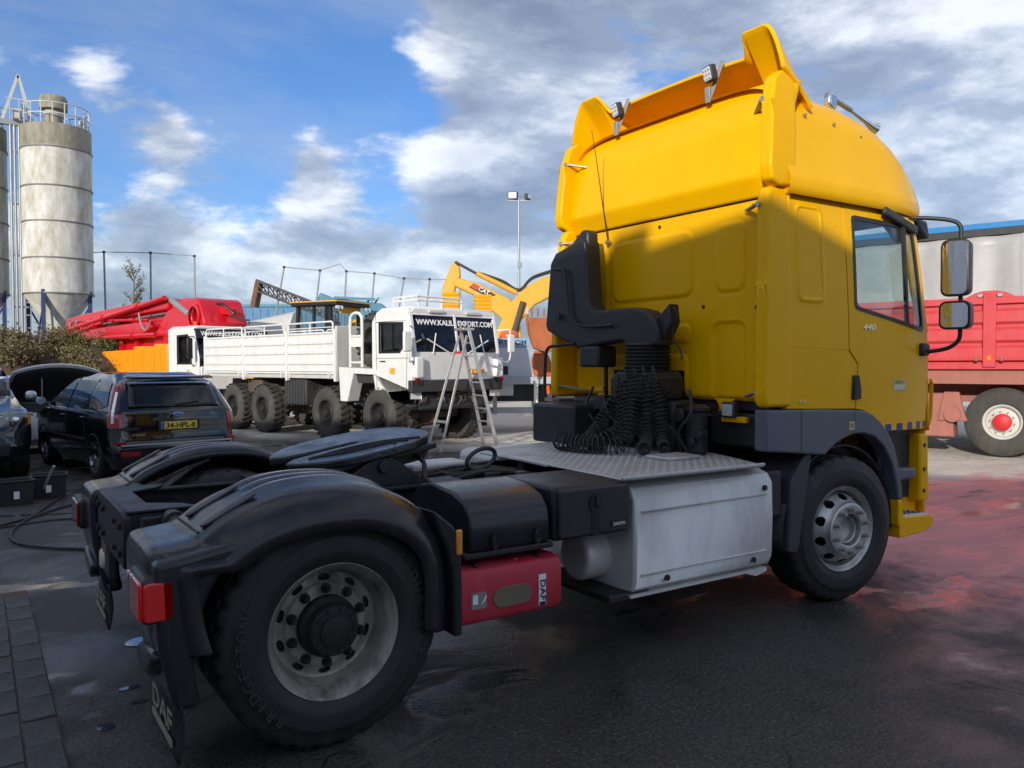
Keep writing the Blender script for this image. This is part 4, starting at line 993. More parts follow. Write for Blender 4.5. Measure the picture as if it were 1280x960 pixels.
    for (z0, z1, ya, yb) in ((2.19, 2.62, 1.235, 1.435), (1.94, 2.155, 1.225, 1.445)):
        mh = MB().loft([[(x, s*((ya+yb)/2+(p-(ya+yb)/2)*k), (z0+z1)/2+(q-(z0+z1)/2)*k) for p, q in rrect(ya, yb, z0, z1, .05, 5)] for x, k in ((1.06, .96), (1.065, 1.0), (1.10, 1.0), (1.16, .97), (1.185, .85))]).xf(lambda v: mrot(v, s)).build('mirror', 'black_plastic', T, bevel=.004)
        MB().prism([(s*p, q) for p, q in rrect(ya+.016, yb-.016, z0+.016, z1-.016, .04, 5)], 'x', 1.0585, 1.0565).xf(lambda v: mrot(v, s)).build('mirror_glass', 'mirror', mh)
    # sun visor corner and rain deflector above the window
    MB().prism([(.90, 2.83), (1.16, 2.80), (1.20, 2.68), (1.16, 2.66), (1.06, 2.74)], 'y', min(s*.80, s*1.08), max(s*.80, s*1.08)).build('sun_visor', 'black_plastic', T, bevel=.015)
    MB().bar((.42, s*1.165, 2.80), (.93, s*1.12, 2.70), .035, .06).build('window_visor', 'black_plastic', dr, bevel=.012)
    MB().tube(spline([(1.19, s*1.10, 1.55), (1.24, s*1.08, 1.50), (1.245, s*1.07, 1.25), (1.20, s*1.06, 1.17)], 6), .014, 8).build('grab_bar', 'yellow_paint', T)
side(-1); side(1)
# cab front: windscreen, pillars, front panel, bumper
def front(y, z):
    return interp(z, [(.4, 1.36), (1.15, 1.36), (1.9, 1.30), (2.75, 1.02), (2.95, .98)])-.16*(y/1.1)**2
MB().grid(lambda u, v: (front(-1.08+2.16*u, 1.15+.78*v), -1.08+2.16*u, 1.15+.78*v), 24, 8).build('front_panel', 'yellow_paint', T, solid=.02)
MB().grid(lambda u, v: (front(-1.02+2.04*u, 1.93+.80*v), -1.02+2.04*u, 1.93+.80*v), 24, 8).build('windscreen', 'cab_glass', T)
for s in (-1, 1):
    MB().tube([(front(s*1.06, z), s*1.06, z) for z in (1.93, 2.2, 2.5, 2.75, 2.84)], .04, 10).build('pillar', 'yellow_paint', T)
MB().grid(lambda u, v: (front(-1.04+2.08*u, .42+.73*v), -1.04+2.08*u, .42+.73*v), 24, 6).build('front_bumper', 'yellow_paint', T, solid=.03)
gr = MB().box(1.33, 1.375, -.7, .7, 1.2, 1.75).build('grille', 'black_plastic', T, bevel=.01)
for i in range(5): MB().box(1.375, 1.39, -.68, .68, 1.24+.1*i, 1.29+.1*i).build('grille_bar', 'black_plastic', gr, bevel=.004)
MB().box(.75, 1.2, -1.02, 1.02, 1.5, 1.92).build('dashboard', 'interior', T, bevel=.06)
MB().tube([(.78+.07*cos(a)*.5, .55+.22*sin(a), 2.0+.21*cos(a)) for a in [2*pi*i/24 for i in range(24)]], .015, 8, closed=True).build('steering_wheel', 'interior', T)
MB().box(-.62, .9, -1.0, 1.0, 1.36, 1.44).build('cab_floor', 'interior', T)
for y in (-.55, .55):
    MB().box(-.05, .40, y-.25, y+.25, 1.45, 1.85).build('seat', 'interior', T, bevel=.06)
    MB().box(-.15, .0, y-.25, y+.25, 1.75, 2.35).build('seat_back', 'interior', T, bevel=.06)
wl = MB().prism(rrect(-.80, -.68, 1.31, 1.42, .015), 'x', -.75, -.70).build('reversing_lamp', 'dark_steel', T, bevel=.008)
MB().prism(rrect(-.785, -.695, 1.325, 1.405, .01), 'x', -.757, -.749).build('lamp_lens', 'lamp_glass', wl)
MB().box(-.72, -.69, -.88, -.66, 1.28, 1.32).build('lamp_bracket', 'yellow_paint', wl)
# ------------------------------------------------------------------ shared parts for the other vehicles
def lug_tyre(R, w, ri, nl=26, big=True):
    prof = [(ri-.02, -.02), (ri+.01, .0), (ri+.3*(R-ri), .02), (ri+.6*(R-ri), .015), (R-.06, -.01), (R-.025, -.04), (R-.02, -w/2)]
    prof = prof+[(r, -w-a) for r, a in reversed(prof[:-1])]
    m = MB().lathe([(r, -a) for r, a in prof], axis='y', n=48)
    if big:
        for i in range(nl):
            for half in (0, 1):
                a = 2*pi*(i+.5*half)/nl; c, s = cos(a), sin(a)
                y0, y1 = (.0, w*.56) if half == 0 else (w*.44, w)
                q = []
                for (yy, da) in ((y0, -.05 if half == 0 else .06), (y1, .06 if half == 0 else -.05)):
                    for d in (-.055, .055):
                        for r in (R-.03, R):
                            aa = a+da+d*(.8 if r == R else 1); q.append((r*cos(aa), yy, r*sin(aa)))
                m.add(q, [(0, 1, 3, 2), (4, 6, 7, 5), (0, 4, 5, 1), (2, 3, 7, 6), (1, 5, 7, 3)])
    return m.mesh('tyre', angle=35)
def steel_rim(ri, dish=.06, nholes=0):
    m = MB().lathe([(ri-.03, .03), (ri-.005, .01), (ri+.01, -.005), (ri, -.012), (ri-.02, .0), (ri-.035, .03), (ri-.05, dish+.02), (ri*.62, dish), (ri*.55, dish-.03), (ri*.34, dish-.03), (ri*.33, -.0), (ri*.28, -.02), (.0005, -.025)], axis='y', n=36)
    for i in range(8):
        a = 2*pi*i/8; m.cyl((ri*.45*cos(a), dish-.03, ri*.45*sin(a)), (ri*.45*cos(a), dish-.05, ri*.45*sin(a)), .018, n=6)
    return m.mesh('rim')
KT = lug_tyre(.60, .38, .29); KR = steel_rim(.29)
def lug_wheel(parent, x, y, z, s, tm='tyre_dusty', rm='hub_black', mesh=None, rim=None):
    w = inst('wheel', mesh or KT, parent, (x, y, z), (0, random.uniform(0, .3), pi if s > 0 else 0), tm)
    r = inst('rim', rim or KR, w); 
    if not r.data.materials: r.data.materials.append(MATS[rm])
    return w
def textbox(*a, **k): return letters(*a, **k)

# ------------------------------------------------------------------ white eight-wheel truck
def kat():
    K = thing('flatbed_truck', 'white eight-wheeled military flatbed truck with flat faceted cab', 'truck', (3.022, 11.059, 0), RAD(-77.34))
    for x in (0, -1.93, -4.7, -6.2):
        for s in (-1, 1): lug_wheel(K, x, s*1.22, .60, s)
    fr = MB()
    for s in (-1, 1): MB().box(-7.6, 1.0, min(s*.38, s*.48), max(s*.38, s*.48), .95, 1.30).build('frame_rail', 'under_mud', K)
    for x in (0, -1.93, -4.7, -6.2):
        m = MB().cyl((x, -1.0, .6), (x, 1.0, .6), .10, n=12); m.lathe([(0, -.25), (.2, -.1), (.2, .1), (0, .25)], (x, 0, .6), 'x', 14); m.build('axle', 'under_mud', K)
        for s in (-1, 1):
            MB().lathe([(.09, .62+.03*i) if i % 2 else (.075, .62+.03*i) for i in range(16)], (x+.2, s*.7, 0), 'z', 12).build('coil_spring', 'under_mud', K)
            MB().bar((x, s*.6, .62), (x-.9, s*.5, .98), .08).build('radius_arm', 'under_mud', K)
    for x in (-5.45,): MB().box(x-.35, x+.35, -1.0, 1.0, .95, 1.3).build('suspension_beam', 'under_mud', K, bevel=.05)
    tk = MB().box(-3.75, -2.85, -1.15, -.6, .72, 1.34).build('fuel_tank', 'dark_steel', K, bevel=.06)
    for i in range(7): MB().box(-3.72+.13*i, -3.66+.13*i, -1.165, -1.15, .74, 1.32).build('tank_rib', 'dark_steel', tk, bevel=.01)
    MB().box(-3.75, -2.85, .6, 1.15, .72, 1.34).build('battery_box', 'dark_steel', K, bevel=.05)
    for k in range(8):
        a = random.uniform(-4.3, -2.2); MB().bar((a, -.9, .75+random.uniform(0, .3)), (a-.5, -.7, 1.0+random.uniform(-.4, .1)), .05).build('linkage', 'under_mud', K)
    MB().box(-7.7, -1.5, -1.20, 1.20, 1.36, 1.44).build('bed_floor', 'white_old', K, bevel=.01)
    # drop sides: three boards a side, each pressed with ribs, rails above
    for s in (-1, 1):
        for (x0, x1) in ((-7.66, -5.62), (-5.54, -3.56), (-3.48, -1.58)):
            bd = MB().box(x0, x1, min(s*1.19, s*1.225), max(s*1.19, s*1.225), 1.46, 2.40).build('drop_side', 'white_paint', K, bevel=.008)
            for z, h in ((1.50, .05), (1.66, .10), (1.90, .10), (2.12, .10), (2.34, .05)):
                MB().prism([(0, z), (0, z+h), (.028, z+h-.02), (.028, z+.02)], 'x', x0+.03, x1-.03).xf(lambda v: Vector((v.x, s*(1.225+v.y), v.z))).build('side_rib', 'white_paint', bd)
            for x in (x0+.15, x1-.15): MB().bar((x, s*1.24, 1.36), (x, s*1.24, 1.56), .07, .03).build('hinge', 'white_paint', bd, bevel=.004)
            rl = MB().tube([(x0+.04, s*1.21, 2.40), (x0+.04, s*1.21, 2.58), (x0+.09, s*1.21, 2.62), (x1-.09, s*1.21, 2.62), (x1-.04, s*1.21, 2.58), (x1-.04, s*1.21, 2.40)], .022, 8); rl.tube([(x0+.04, s*1.21, 2.50), (x1-.04, s*1.21, 2.50)], .012, 6); rl.cyl(((x0+x1)/2, s*1.21, 2.40), ((x0+x1)/2, s*1.21, 2.62), .018, n=8)
            rl.build('side_rail', 'white_paint', bd)
        for x in (-7.68, -5.58, -3.52, -1.52): MB().box(x-.04, x+.04, min(s*1.16, s*1.245), max(s*1.16, s*1.245), 1.30, 2.44).build('stake', 'white_paint', K, bevel=.006)
    MB().box(-1.55, -1.47, -1.22, 1.22, 1.42, 2.52).build('headboard', 'white_old', K, bevel=.015)
    MB().box(-7.70, -7.66, -1.2, 1.2, 1.46, 2.40).build('tailboard', 'white_paint', K)
    # spare wheel and hoop ladder behind the cab
    lug_wheel(K, -.80, -.78, 2.20, -1)
    hp = MB().tube(spline([(-.98, -1.20, 1.62), (-.98, -1.20, 2.55), (-.94, -1.20, 2.70), (-.84, -1.20, 2.76), (-.70, -1.20, 2.76), (-.60, -1.20, 2.70), (-.56, -1.20, 2.55), (-.56, -1.20, 1.62)], 5), .035, 8).build('hoop', 'white_paint', K)
    MB().box(-.96, -.58, -1.21, -1.19, 2.05, 2.25).build('hoop_plate', 'white_paint', hp)
    MB().bar((-.96, -1.2, 2.28), (-.58, -1.2, 2.28), .04).build('hoop_bar', 'white_paint', hp); MB().bar((-.96, -1.2, 1.72), (-.58, -1.2, 1.72), .04).build('hoop_bar', 'white_paint', hp)
    # wheel fenders: angular plates
    for s in (-1, 1):
        y0, y1 = min(s*.95, s*1.25), max(s*.95, s*1.25)
        fd = MB().prism([(-1.36, 1.62), (-.06, 1.58), (.50, .98), (1.06, .98), (1.06, 1.16), (.34, 1.10), (-.08, 1.46), (-.82, 1.48), (-1.04, .88), (-1.30, .88)], 'y', y0, y1).build('fender', 'white_paint', K, bevel=.012)
        MB().prism([(-.86, 1.48), (-.10, 1.46), (-.20, 1.28), (-.80, 1.28)], 'y', min(s*.9, s*1.15), max(s*.9, s*1.15)).build('fender_flap', 'dark_steel', K, bevel=.01)
    MB().box(-1.3, -.05, -.95, .95, 1.30, 1.56).build('engine_deck', 'dark_steel', K)
    # cab: flat faceted panels with real openings
    for s in (-1, 1):
        y0, y1 = s*1.15, s*1.22
        win = [(.06, 1.92), (.72, 1.92), (.82, 2.02), (.82, 2.50), (.06, 2.52)]
        sd_ = MB().prism([(-.10, 1.14), (1.02, 1.14), (1.10, 1.40), (1.10, 1.92), (.98, 2.66), (.90, 2.76), (-.02, 2.76), (-.20, 2.55), (-.20, 1.60)], 'y', y0, y1, [win]).build('cab_side', 'white_paint', K, bevel=.02)
        MB().prism(win, 'y', s*1.17, s*1.18).build('side_window', 'tint_glass', sd_)
        MB().prism([(.04, 1.90), (.73, 1.90), (.84, 2.01), (.84, 2.52), (.04, 2.54)], 'y', s*1.21, s*1.228, [[(.075, 1.935), (.715, 1.935), (.805, 2.025), (.805, 2.485), (.075, 2.505)]]).build('window_seal', 'letter_black', sd_)
        MB().box(.44, .46, min(s*1.18, s*1.2), max(s*1.18, s*1.2), 1.93, 2.50).build('window_bar', 'letter_black', sd_)
        MB().bar((.10, s*1.235, 1.74), (.26, s*1.235, 1.74), .03, .02).build('door_handle', 'dark_steel', sd_)
        MB().box(.40, .56, min(s*1.222, s*1.226), max(s*1.222, s*1.226), 1.48, 1.60).build('hazard_plate', 'crate_yellow', sd_)
        for (a, b_) in (((-.06, 1.80), (1.06, 1.80)), ((-.03, 1.16), (-.06, 2.70)), ((.93, 1.16), (.95, 1.9))): MB().bar((a[0], s*1.221, a[1]), (b_[0], s*1.221, b_[1]), .008, .008).build('panel_gap', 'dark_steel', sd_)
        MB().bar((-.05, s*1.24, 2.56), (.92, s*1.22, 2.56), .03, .03).build('gutter', 'white_paint', sd_)
        # mirror, arm and side box
        mr = MB().tube(spline([(1.08, s*1.18, 2.40), (1.22, s*1.36, 2.42), (1.25, s*1.42, 2.35), (1.25, s*1.42, 1.85), (1.20, s*1.34, 1.72), (1.08, s*1.18, 1.78)], 5), .018, 8).build('mirror_frame', 'white_paint', K)
        MB().box(1.21, 1.28, min(s*1.36, s*1.55), max(s*1.36, s*1.55), 1.92, 2.32).build('mirror', 'white_paint', mr, bevel=.03)
        MB().box(1.08, 1.24, min(s*1.02, s*1.22), max(s*1.02, s*1.22), 1.40, 1.82).build('corner_box', 'white_paint', K, bevel=.03)
        lm = MB().cyl((1.10, s*1.12, 1.33), (1.20, s*1.12, 1.33), .06, n=16).build('headlamp', 'dark_steel', K)
        MB().cyl((1.20, s*1.20, 1.36), (1.23, s*1.20, 1.36), .045, n=14).build('marker', 'tail_red', K)
    def fx(z): return interp(z, [(1.1, 1.10), (1.92, 1.14), (2.72, 1.0), (2.8, .96)])
    # front: lower panel, two windscreens, posts
    MB().loft([[(fx(z)-.05, -1.2, z), (fx(z), -1.16, z), (fx(z), 1.16, z), (fx(z)-.05, 1.2, z), (fx(z)-.08, 1.2, z), (fx(z)-.08, -1.2, z)] for z in (1.36, 1.92)]).build('front_panel', 'white_paint', K, bevel=.01)
    MB().box(1.04, 1.16, -1.28, 1.28, 1.12, 1.36).build('bumper', 'dark_steel', K, bevel=.02)
    for (y0, y1) in ((-1.20, -1.12), (-.03, .03), (1.12, 1.20)):
        MB().loft([[(fx(z), y0, z), (fx(z), y1, z), (fx(z)-.06, y1, z), (fx(z)-.06, y0, z)] for z in (1.90, 2.72)]).build('screen_post', 'white_paint', K, bevel=.008)
    MB().loft([[(fx(z), -1.2, z), (fx(z), 1.2, z), (fx(z)-.06, 1.2, z), (fx(z)-.06, -1.2, z)] for z in (2.66, 2.80)]).build('screen_header', 'white_paint', K, bevel=.008)
    for s, tx in ((-1, 'WWW.KALIL'), (1, 'EXPORT.COM')):
        ya, yb = s*.03, s*1.14
        pts = [(ya, 1.93), (yb-s*.06, 1.93), (yb, 2.0), (yb, 2.50), (yb-s*.14, 2.66), (ya, 2.66)]
        sc = MB().loft([[(fx(z)-.02-dx, y, z) for y, z in pts] for dx in (0, .008)]).build('windscreen', 'tint_glass', K, angle=None)
        MB().loft([[(fx(z)-.035, y, z) for y, z in ((ya+s*.02, 2.44), (yb-s*.02, 2.44), (yb-s*.14, 2.64), (ya+s*.02, 2.64))], [(fx(z)-.045, y, z) for y, z in ((ya+s*.02, 2.44), (yb-s*.02, 2.44), (yb-s*.14, 2.64), (ya+s*.02, 2.64))]]).build('sun_strip', 'letter_black', sc)
        letters(tx, .155, 'letter_white', sc, 'lettering', (fx(2.47)+.006, s*.56, 2.47), (0, 1, 0), (-.175, 0, 1), .004, 1.0, bold=.004)
        MB().tube([(1.15, s*.25, 1.90), (1.14, s*.85, 2.18)], .014, 6).build('wiper', 'white_paint', K); MB().tube([(1.16, s*.72, 1.88), (1.13, s*.62, 2.3)], .012, 6).build('wiper_arm', 'white_paint', K)
        MB().box(.99, 1.05, min(s*.3, s*.72), max(s*.3, s*.72), 2.71, 2.78).build('roof_lamp', 'white_old', K, bevel=.02)
    MB().box(.70, .80, .60, .86, 2.0, 2.16).build('dash_card', 'sticker_gold', K)
    MB().loft([[(x, -w, z0), (x, -w+.12, z1), (x, w-.12, z1), (x, w, z0)] for x, w, z0, z1 in ((-.20, 1.20, 2.56, 2.76), (-.02, 1.21, 2.70, 2.84), (.92, 1.21, 2.72, 2.84), (1.0, 1.18, 2.70, 2.80))]).build('cab_roof', 'white_paint', K, bevel=.02)
    MB().box(-.20, -.12, -1.18, 1.18, 1.5, 2.6).build('cab_back', 'white_paint', K)
    MB().box(.1, .9, -1.1, 1.1, 1.2, 1.85).build('cab_inside', 'interior', K)
    for y in (-.6, .6): MB().box(.0, .15, y-.25, y+.25, 1.85, 2.4).build('seat_back', 'interior', K, bevel=.05)
    rk = MB(); 
    rk.tube(spline([(.2, -.95, 2.96), (.85, -.95, 2.96), (.95, -.85, 2.96), (.95, .1, 2.96), (.95, .25, 2.96)], 5), .022, 8); rk.tube(spline([(.2, -.95, 3.04), (.85, -.95, 3.04), (.95, -.85, 3.04), (.95, .1, 3.04), (.95, .25, 3.04)], 5), .022, 8)
    for p in ((.2, -.95), (.55, -.95), (.93, -.9), (.95, -.3), (.95, .25)): rk.cyl((p[0], p[1], 2.80), (p[0], p[1], 3.05), .02, n=8)
    rk.build('roof_rack', 'white_paint', K)
    lk = MB().box(1.12, 1.24, .35, .65, 1.48, 1.58).build('number_lamp', 'crate_yellow', K, bevel=.02)
    for i in range(16):
        yy = random.uniform(-1.1, 1.1); MB().tube(spline([(.95, yy, 1.1), (1.05, yy+random.uniform(-.15, .15), .95), (.9, yy+random.uniform(-.2, .2), .78)], 5), .016, 6).build('hose', random.choice(('steel', 'under_mud', 'cable_rubber')), K)
    MB().box(.5, .98, -.95, .95, .74, 1.12).build('under_box', 'dark_steel', K, bevel=.08)
    for s in (-1, 1): MB().box(-.1, .95, s*1.145-.004, s*1.145+.004, 1.2, 1.91).build('cab_lining', 'interior', K)
kat()

# ------------------------------------------------------------------ passenger cars
def car(root, paint, rings, curv=.10, n_c=6, name='body'):
    """rings: z, xr, xf, w, radius rear, radius front, droop at the nose"""
    R = []
    for (z, xr, xf, w, rr, rf, dr) in rings:
        o = []
        for cx, cy, a, r in ((xf-rf, w-rf*.8, 0, rf), (xr+rr, w-rr*.8, 90, rr), (xr+rr, -(w-rr*.8), 180, rr), (xf-rf, -(w-rf*.8), 270, rf)):
            for i in range(n_c+1):
                q = RAD(a+90*i/n_c); x = cx+r*cos(q); y = cy+.8*r*sin(q)
                o.append((x, y))
            if a == 90: o += [(xr-.0+(-curv*.35)*(1-(t/ (w))**2), t) for t in (w*.5, 0, -w*.5)]
            if a == 0: o += [(xf-rf-(xf-rf-xr-rr)*k, w+.015*sin(pi*k)) for k in (.1, .2, .3, .4, .5, .6, .7, .8, .9)]
            if a == 180: o += [(xr+rr+(xf-rf-xr-rr)*k, -w-.015*sin(pi*k)) for k in (.1, .2, .3, .4, .5, .6, .7, .8, .9)]
        # middle of the nose
        o += [(xf+curv*.35*(1-(t/w)**2), t) for t in (-w*.5, 0, w*.5)]
        R.append([(x, y, z-dr*max(0, (x-.6)/1.5)**1.6) for x, y in o])
    return MB().loft(R).build(name, paint, root, angle=32)
def alloy(Rt, w, Rr):
    t = MB().lathe([(r, -a) for r, a in tyre_profile(Rt, Rr, w, .018, False)], axis='y', n=40).mesh('tyre', angle=50)
    m = MB().lathe([(Rr-.02, .03), (Rr-.002, .004), (Rr+.004, -.006), (Rr-.008, -.008), (Rr-.016, .01), (Rr-.03, .06), (Rr-.04, .10)], axis='y', n=40)
    for i in range(9):
        a = 2*pi*i/9
        for da in (-.08, .08):
            m.bar((.05*cos(a), .01, .05*sin(a)), ((Rr-.012)*cos(a+da), .004, (Rr-.012)*sin(a+da)), .018, .02, (0, 1, 0))
    m.lathe([(.055, .012), (.05, -.012), (.0005, -.016)], axis='y', n=16)
    b = MB().lathe([(Rr-.02, .09), (.0005, .09)], axis='y', n=30)
    return t, m.mesh('rim'), b.mesh('brake')
AW = alloy(.325, .20, .215)
def car_wheel(root, x, y, s, rm='steel'):
    w = inst('wheel', AW[0], root, (x, y, .325), (0, .2, pi if s > 0 else 0), 'tyre_rubber'); r = inst('rim', AW[1], w)
    if not r.data.materials: r.data.materials.append(MATS[rm])
    inst('brake_disc', AW[2], w, m='hub_black'); return w
def cmax():
    B = thing('hatchback_car', 'black five-door hatchback with yellow number plate 34-HPL-8', 'car', (-3.0, 10.075, 0), RAD(100.07))
    W = lambda z: interp(z, [(.2, .82), (.35, .885), (.55, .905), (.78, .905), (.98, .885), (1.02, .875), (1.30, .76), (1.45, .68), (1.54, .58)])
    XR = lambda z: interp(z, [(.2, -2.10), (.28, -2.16), (.52, -2.18), (.58, -2.12), (.80, -2.13), (1.0, -2.10), (1.02, -2.085), (1.40, -1.85), (1.50, -1.72), (1.56, -1.5)])
    rings = []
    for z in (.20, .26, .35, .50, .56, .60, .78, .92, .985): rings.append((z, XR(z), 2.12-.10*max(0, z-.6), W(z), .20, .45, 0.20 if z > .9 else .06))
    for z, xf in ((1.0, 1.45), (1.03, 1.36), (1.15, 1.08), (1.30, .70), (1.42, .40), (1.50, .15), (1.545, -.1), (1.565, -.35)):
        rings.append((z, XR(z), xf, W(min(z, 1.54)), .16 if z < 1.5 else .3, .30 if z < 1.5 else .4, 0))
    rings.append((1.575, -1.3, -.5, .42, .3, .3, 0))
    car(B, 'car_black', rings)
    for x in (-1.32, 1.32):
        for s in (-1, 1):
            car_wheel(B, x, s*.885, s)
            MB().lathe([(.36, -.03), (.36, .012), (.335, .016), (.335, -.03)], (x, s*.90, .335), 'y', 32).xf(lambda v: Vector((v.x, v.y, max(v.z, .20)))).build('wheel_arch', 'black_plastic', B)
    def sidepoly(pts, name, m, s, off, parent=B):
        return MB().prism(pts, 'y', s*.5, s*.505).build(name, m, parent, slices=[(2, [1.0+.05*i for i in range(12)]), (0, [-1.7+.2*i for i in range(16)])], deform=lambda v: Vector((v.x, s*(W(v.z)+off+.012*(1-((v.x)/1.9)**2)+(.004 if abs(v.y) > .502 else 0)), v.z)), angle=None)
    for s in (-1, 1):
        for pts in ([(-1.60, 1.06), (-1.78, 1.10), (-1.55, 1.42), (-1.02, 1.47), (-.98, 1.03)], [(-.92, 1.03), (-.95, 1.47), (-.25, 1.50), (-.05, 1.49), (-.04, 1.03)], [(.02, 1.03), (.02, 1.48), (.20, 1.45), (.95, 1.10), (.98, 1.03)]):
            sidepoly(pts, 'side_window', 'dark_glass' if s > 0 else 'tint_glass', s, .006)
        sidepoly([(-1.70, 1.005), (-1.70, 1.018), (1.0, 1.018), (1.0, 1.005)], 'chrome_strip', 'chrome', s, .014)
        for x in (-.95, .0, .98): MB().bar((x, s*(.925), .45), (x+.02, s*(.918), .98), .006, .006).build('door_gap', 'letter_black', B)
        MB().bar((-1.0, s*.93, .58), (1.0, s*.93, .58), .014, .03).build('door_moulding', 'black_plastic', B)
        for x in (-.75, .25): MB().bar((x, s*.925, .90), (x-.20, s*.925, .90), .02, .025).build('door_handle', 'car_black', B, bevel=.005)
        mr = MB().loft([[(1.02+dx, s*(.94+q*.9), 1.10+p*.8) for q, p in circ(.09, 0, k*.09, 12, k*.085)] for dx, k in ((-.05, .95), (.0, 1.0), (.06, .8), (.09, .4))]).build('mirror', 'car_black', B)
        MB().prism([(s*(.94+q*.9), 1.10+p*.8) for q, p in circ(.09, 0, .08, 14, .075)], 'x', .967, .963).build('mirror_glass', 'mirror', mr)
        # tall tail lamps on the rear pillars
        zs = [.80+.062*i for i in range(11)]
        def tl(z, a, off=.0): return Vector((XR(z)+.19*(1-cos(a))+.0-off*cos(a), s*(W(z)-.17+.175*sin(a)+off*sin(a)), z))
        lamp = MB().loft([[tl(z, a, o_) for a, o_ in ((RAD(12+26*sm(1.0, 1.5, z)), .004), (RAD(30+16*sm(1.0, 1.5, z)), .014), (RAD(62), .016), (RAD(84), .006), (RAD(84), -.02), (RAD(12+26*sm(1.0, 1.5, z)), -.02))] for z in zs]).build('tail_lamp', 'tail_red', B, angle=50)
        MB().loft([[tl(z, a, o_) for a, o_ in ((RAD(46), .017), (RAD(58), .018), (RAD(58), .0), (RAD(46), .0))] for z in zs[1:-2]]).build('clear_strip', 'lamp_glass', lamp)
        MB().prism(rrect(min(s*.55, s*.80), max(s*.55, s*.80), .40, .46, .01), 'x', -2.20, -2.17).build('reflector', 'tail_red', B)
        MB().box(-2.155, -2.12, min(s*.72, s*.86), max(s*.72, s*.86), .56, .60).build('lamp_foot', 'tail_red', B)
    def rear(y, z, off=0): return (XR(z)-.036*(1-(y/.9)**2)-off, y, z)
    MB().grid(lambda u, v: rear((-.66+1.32*u)*(1-.10*v), 1.07+.36*v, .008), 12, 8).build('rear_window', 'tint_glass', B, solid=.004)
    MB().tube([rear(.0, 1.10, .03), rear(-.34, 1.14, .02)], [.016, .008], 6).build('rear_wiper', 'letter_black', B)
    MB().grid(lambda u, v: (-1.80-.14*v, -.62+1.24*u, 1.515-.02*v), 8, 3).build('roof_lip', 'car_black', B, solid=.025)
    pl = MB().box(-2.205, -2.19, -.30, .30, .735, .885).build('plate_holder', 'letter_black', B, bevel=.005)
    MB().box(-2.212, -2.204, -.262, .262, .755, .865).build('number_plate', 'plate_yellow', pl, bevel=.002)
    MB().box(-2.2155, -2.211, .215, .26, .757, .863).build('plate_band', 'plate_blue', pl)
    letters('34-HPL-8', .105, 'letter_black', pl, 'lettering', (-2.215, -.02, .773), (0, -1, 0), (0, 0, 1), .002, .42, bold=.002)
    em = MB().prism(circ(0, .965, .075, 24, .032), 'x', -2.172, -2.150).build('emblem', 'chrome', B, bevel=.004)
    MB().prism(circ(0, .965, .064, 24, .024), 'x', -2.176, -2.171).build('emblem_field', 'plate_blue', em)
    letters('Ford', .035, 'chrome', em, 'lettering', (-2.178, 0, .955), (0, -1, 0), (0, 0, 1), .001, shear=.25)
    letters('C-MAX', .05, 'chrome', B, 'lettering', (-2.172, .60, .675), (0, -1, 0), (0, 0, 1), .004, .26)
    MB().box(-2.16, -2.14, -.72, .72, .61, .625).build('tailgate_gap', 'letter_black', B)
    MB().box(-2.19, -2.165, -.80, .80, .535, .56).build('bumper_strip', 'steel', B, bevel=.005)
cmax()
def suv():
    B = thing('off_road_car', 'dark off-road car with clear headlamp parked behind two black crates', 'car', (-5.36, 11.35, 0), RAD(-88))
    rings = [(.30, -2.3, 2.25, .80, .2, .40, 0), (.36, -2.33, 2.33, .86, .2, .45, 0), (.52, -2.35, 2.37, .90, .2, .48, 0), (.56, -2.33, 2.34, .905, .2, .48, 0), (.72, -2.3, 2.30, .91, .2, .45, .02), (.95, -2.3, 2.22, .90, .2, .42, .05), (1.08, -2.3, 2.16, .86, .2, .42, .10), (1.14, -2.3, 2.02, .80, .2, .4, .13), (1.17, -2.28, .80, .80, .2, .25, 0), (1.45, -2.2, .42, .70, .2, .25, 0), (1.75, -2.1, -.05, .62, .25, .3, 0), (1.80, -1.9, -.3, .5, .3, .3, 0)]
    car(B, 'car_dark', rings)
    for x in (-1.4, 1.42):
        for s in (-1, 1): car_wheel(B, x, s*.88, s)
    for s in (-1, 1):
        hl = MB().loft([[(2.27-.06*t-.24*t*t-k, s*(.46+.43*t), z) for t, z in ((0, .80), (0, .95), (.3, .98), (.6, 1.0), (.85, .995), (1.0, .98), (1.0, .88), (.85, .82), (.5, .78), (.25, .78))] for k in (-.02, .12)]).build('headlamp', 'lamp_glass', B, bevel=.01)
        MB().lathe([(.055, 0), (.06, .02), (.001, .03)], (2.25, s*.68, .88), 'x', 16).build('headlamp_bulb', 'chrome', hl)
        MB().prism([(s*.84, .80), (s*.88, .82), (s*.88, .98), (s*.85, .99)], 'x', 1.98, 2.06).build('indicator', 'amber_lens', hl)
        fg = MB().lathe([(.075, 0), (.085, .02), (.07, .03), (.001, .026)], (2.27, s*.62, .50), 'x', 18).build('fog_lamp', 'lamp_glass', B)
        MB().box(.72, .84, min(s*.92, s*1.08), max(s*.92, s*1.08), 1.12, 1.27).build('mirror', 'car_silver', B, bevel=.05)
        MB().grid(lambda u, v: (-1.9+2.4*u-.35*v*u, s*(.805-.14*v), 1.20+.42*v), 8, 3).build('side_window', 'tint_glass', B, solid=.004)
    MB().box(2.30, 2.40, -.42, .42, .76, 1.0).build('grille', 'chrome', B, bevel=.02)
    MB().box(2.32, 2.42, -.6, .6, .38, .56).build('bumper_opening', 'letter_black', B, bevel=.02)
    MB().grid(lambda u, v: (.82-.40*v, -.72+1.44*u, 1.20+.30*v), 6, 3).build('windscreen', 'tint_glass', B, solid=.004)
suv()
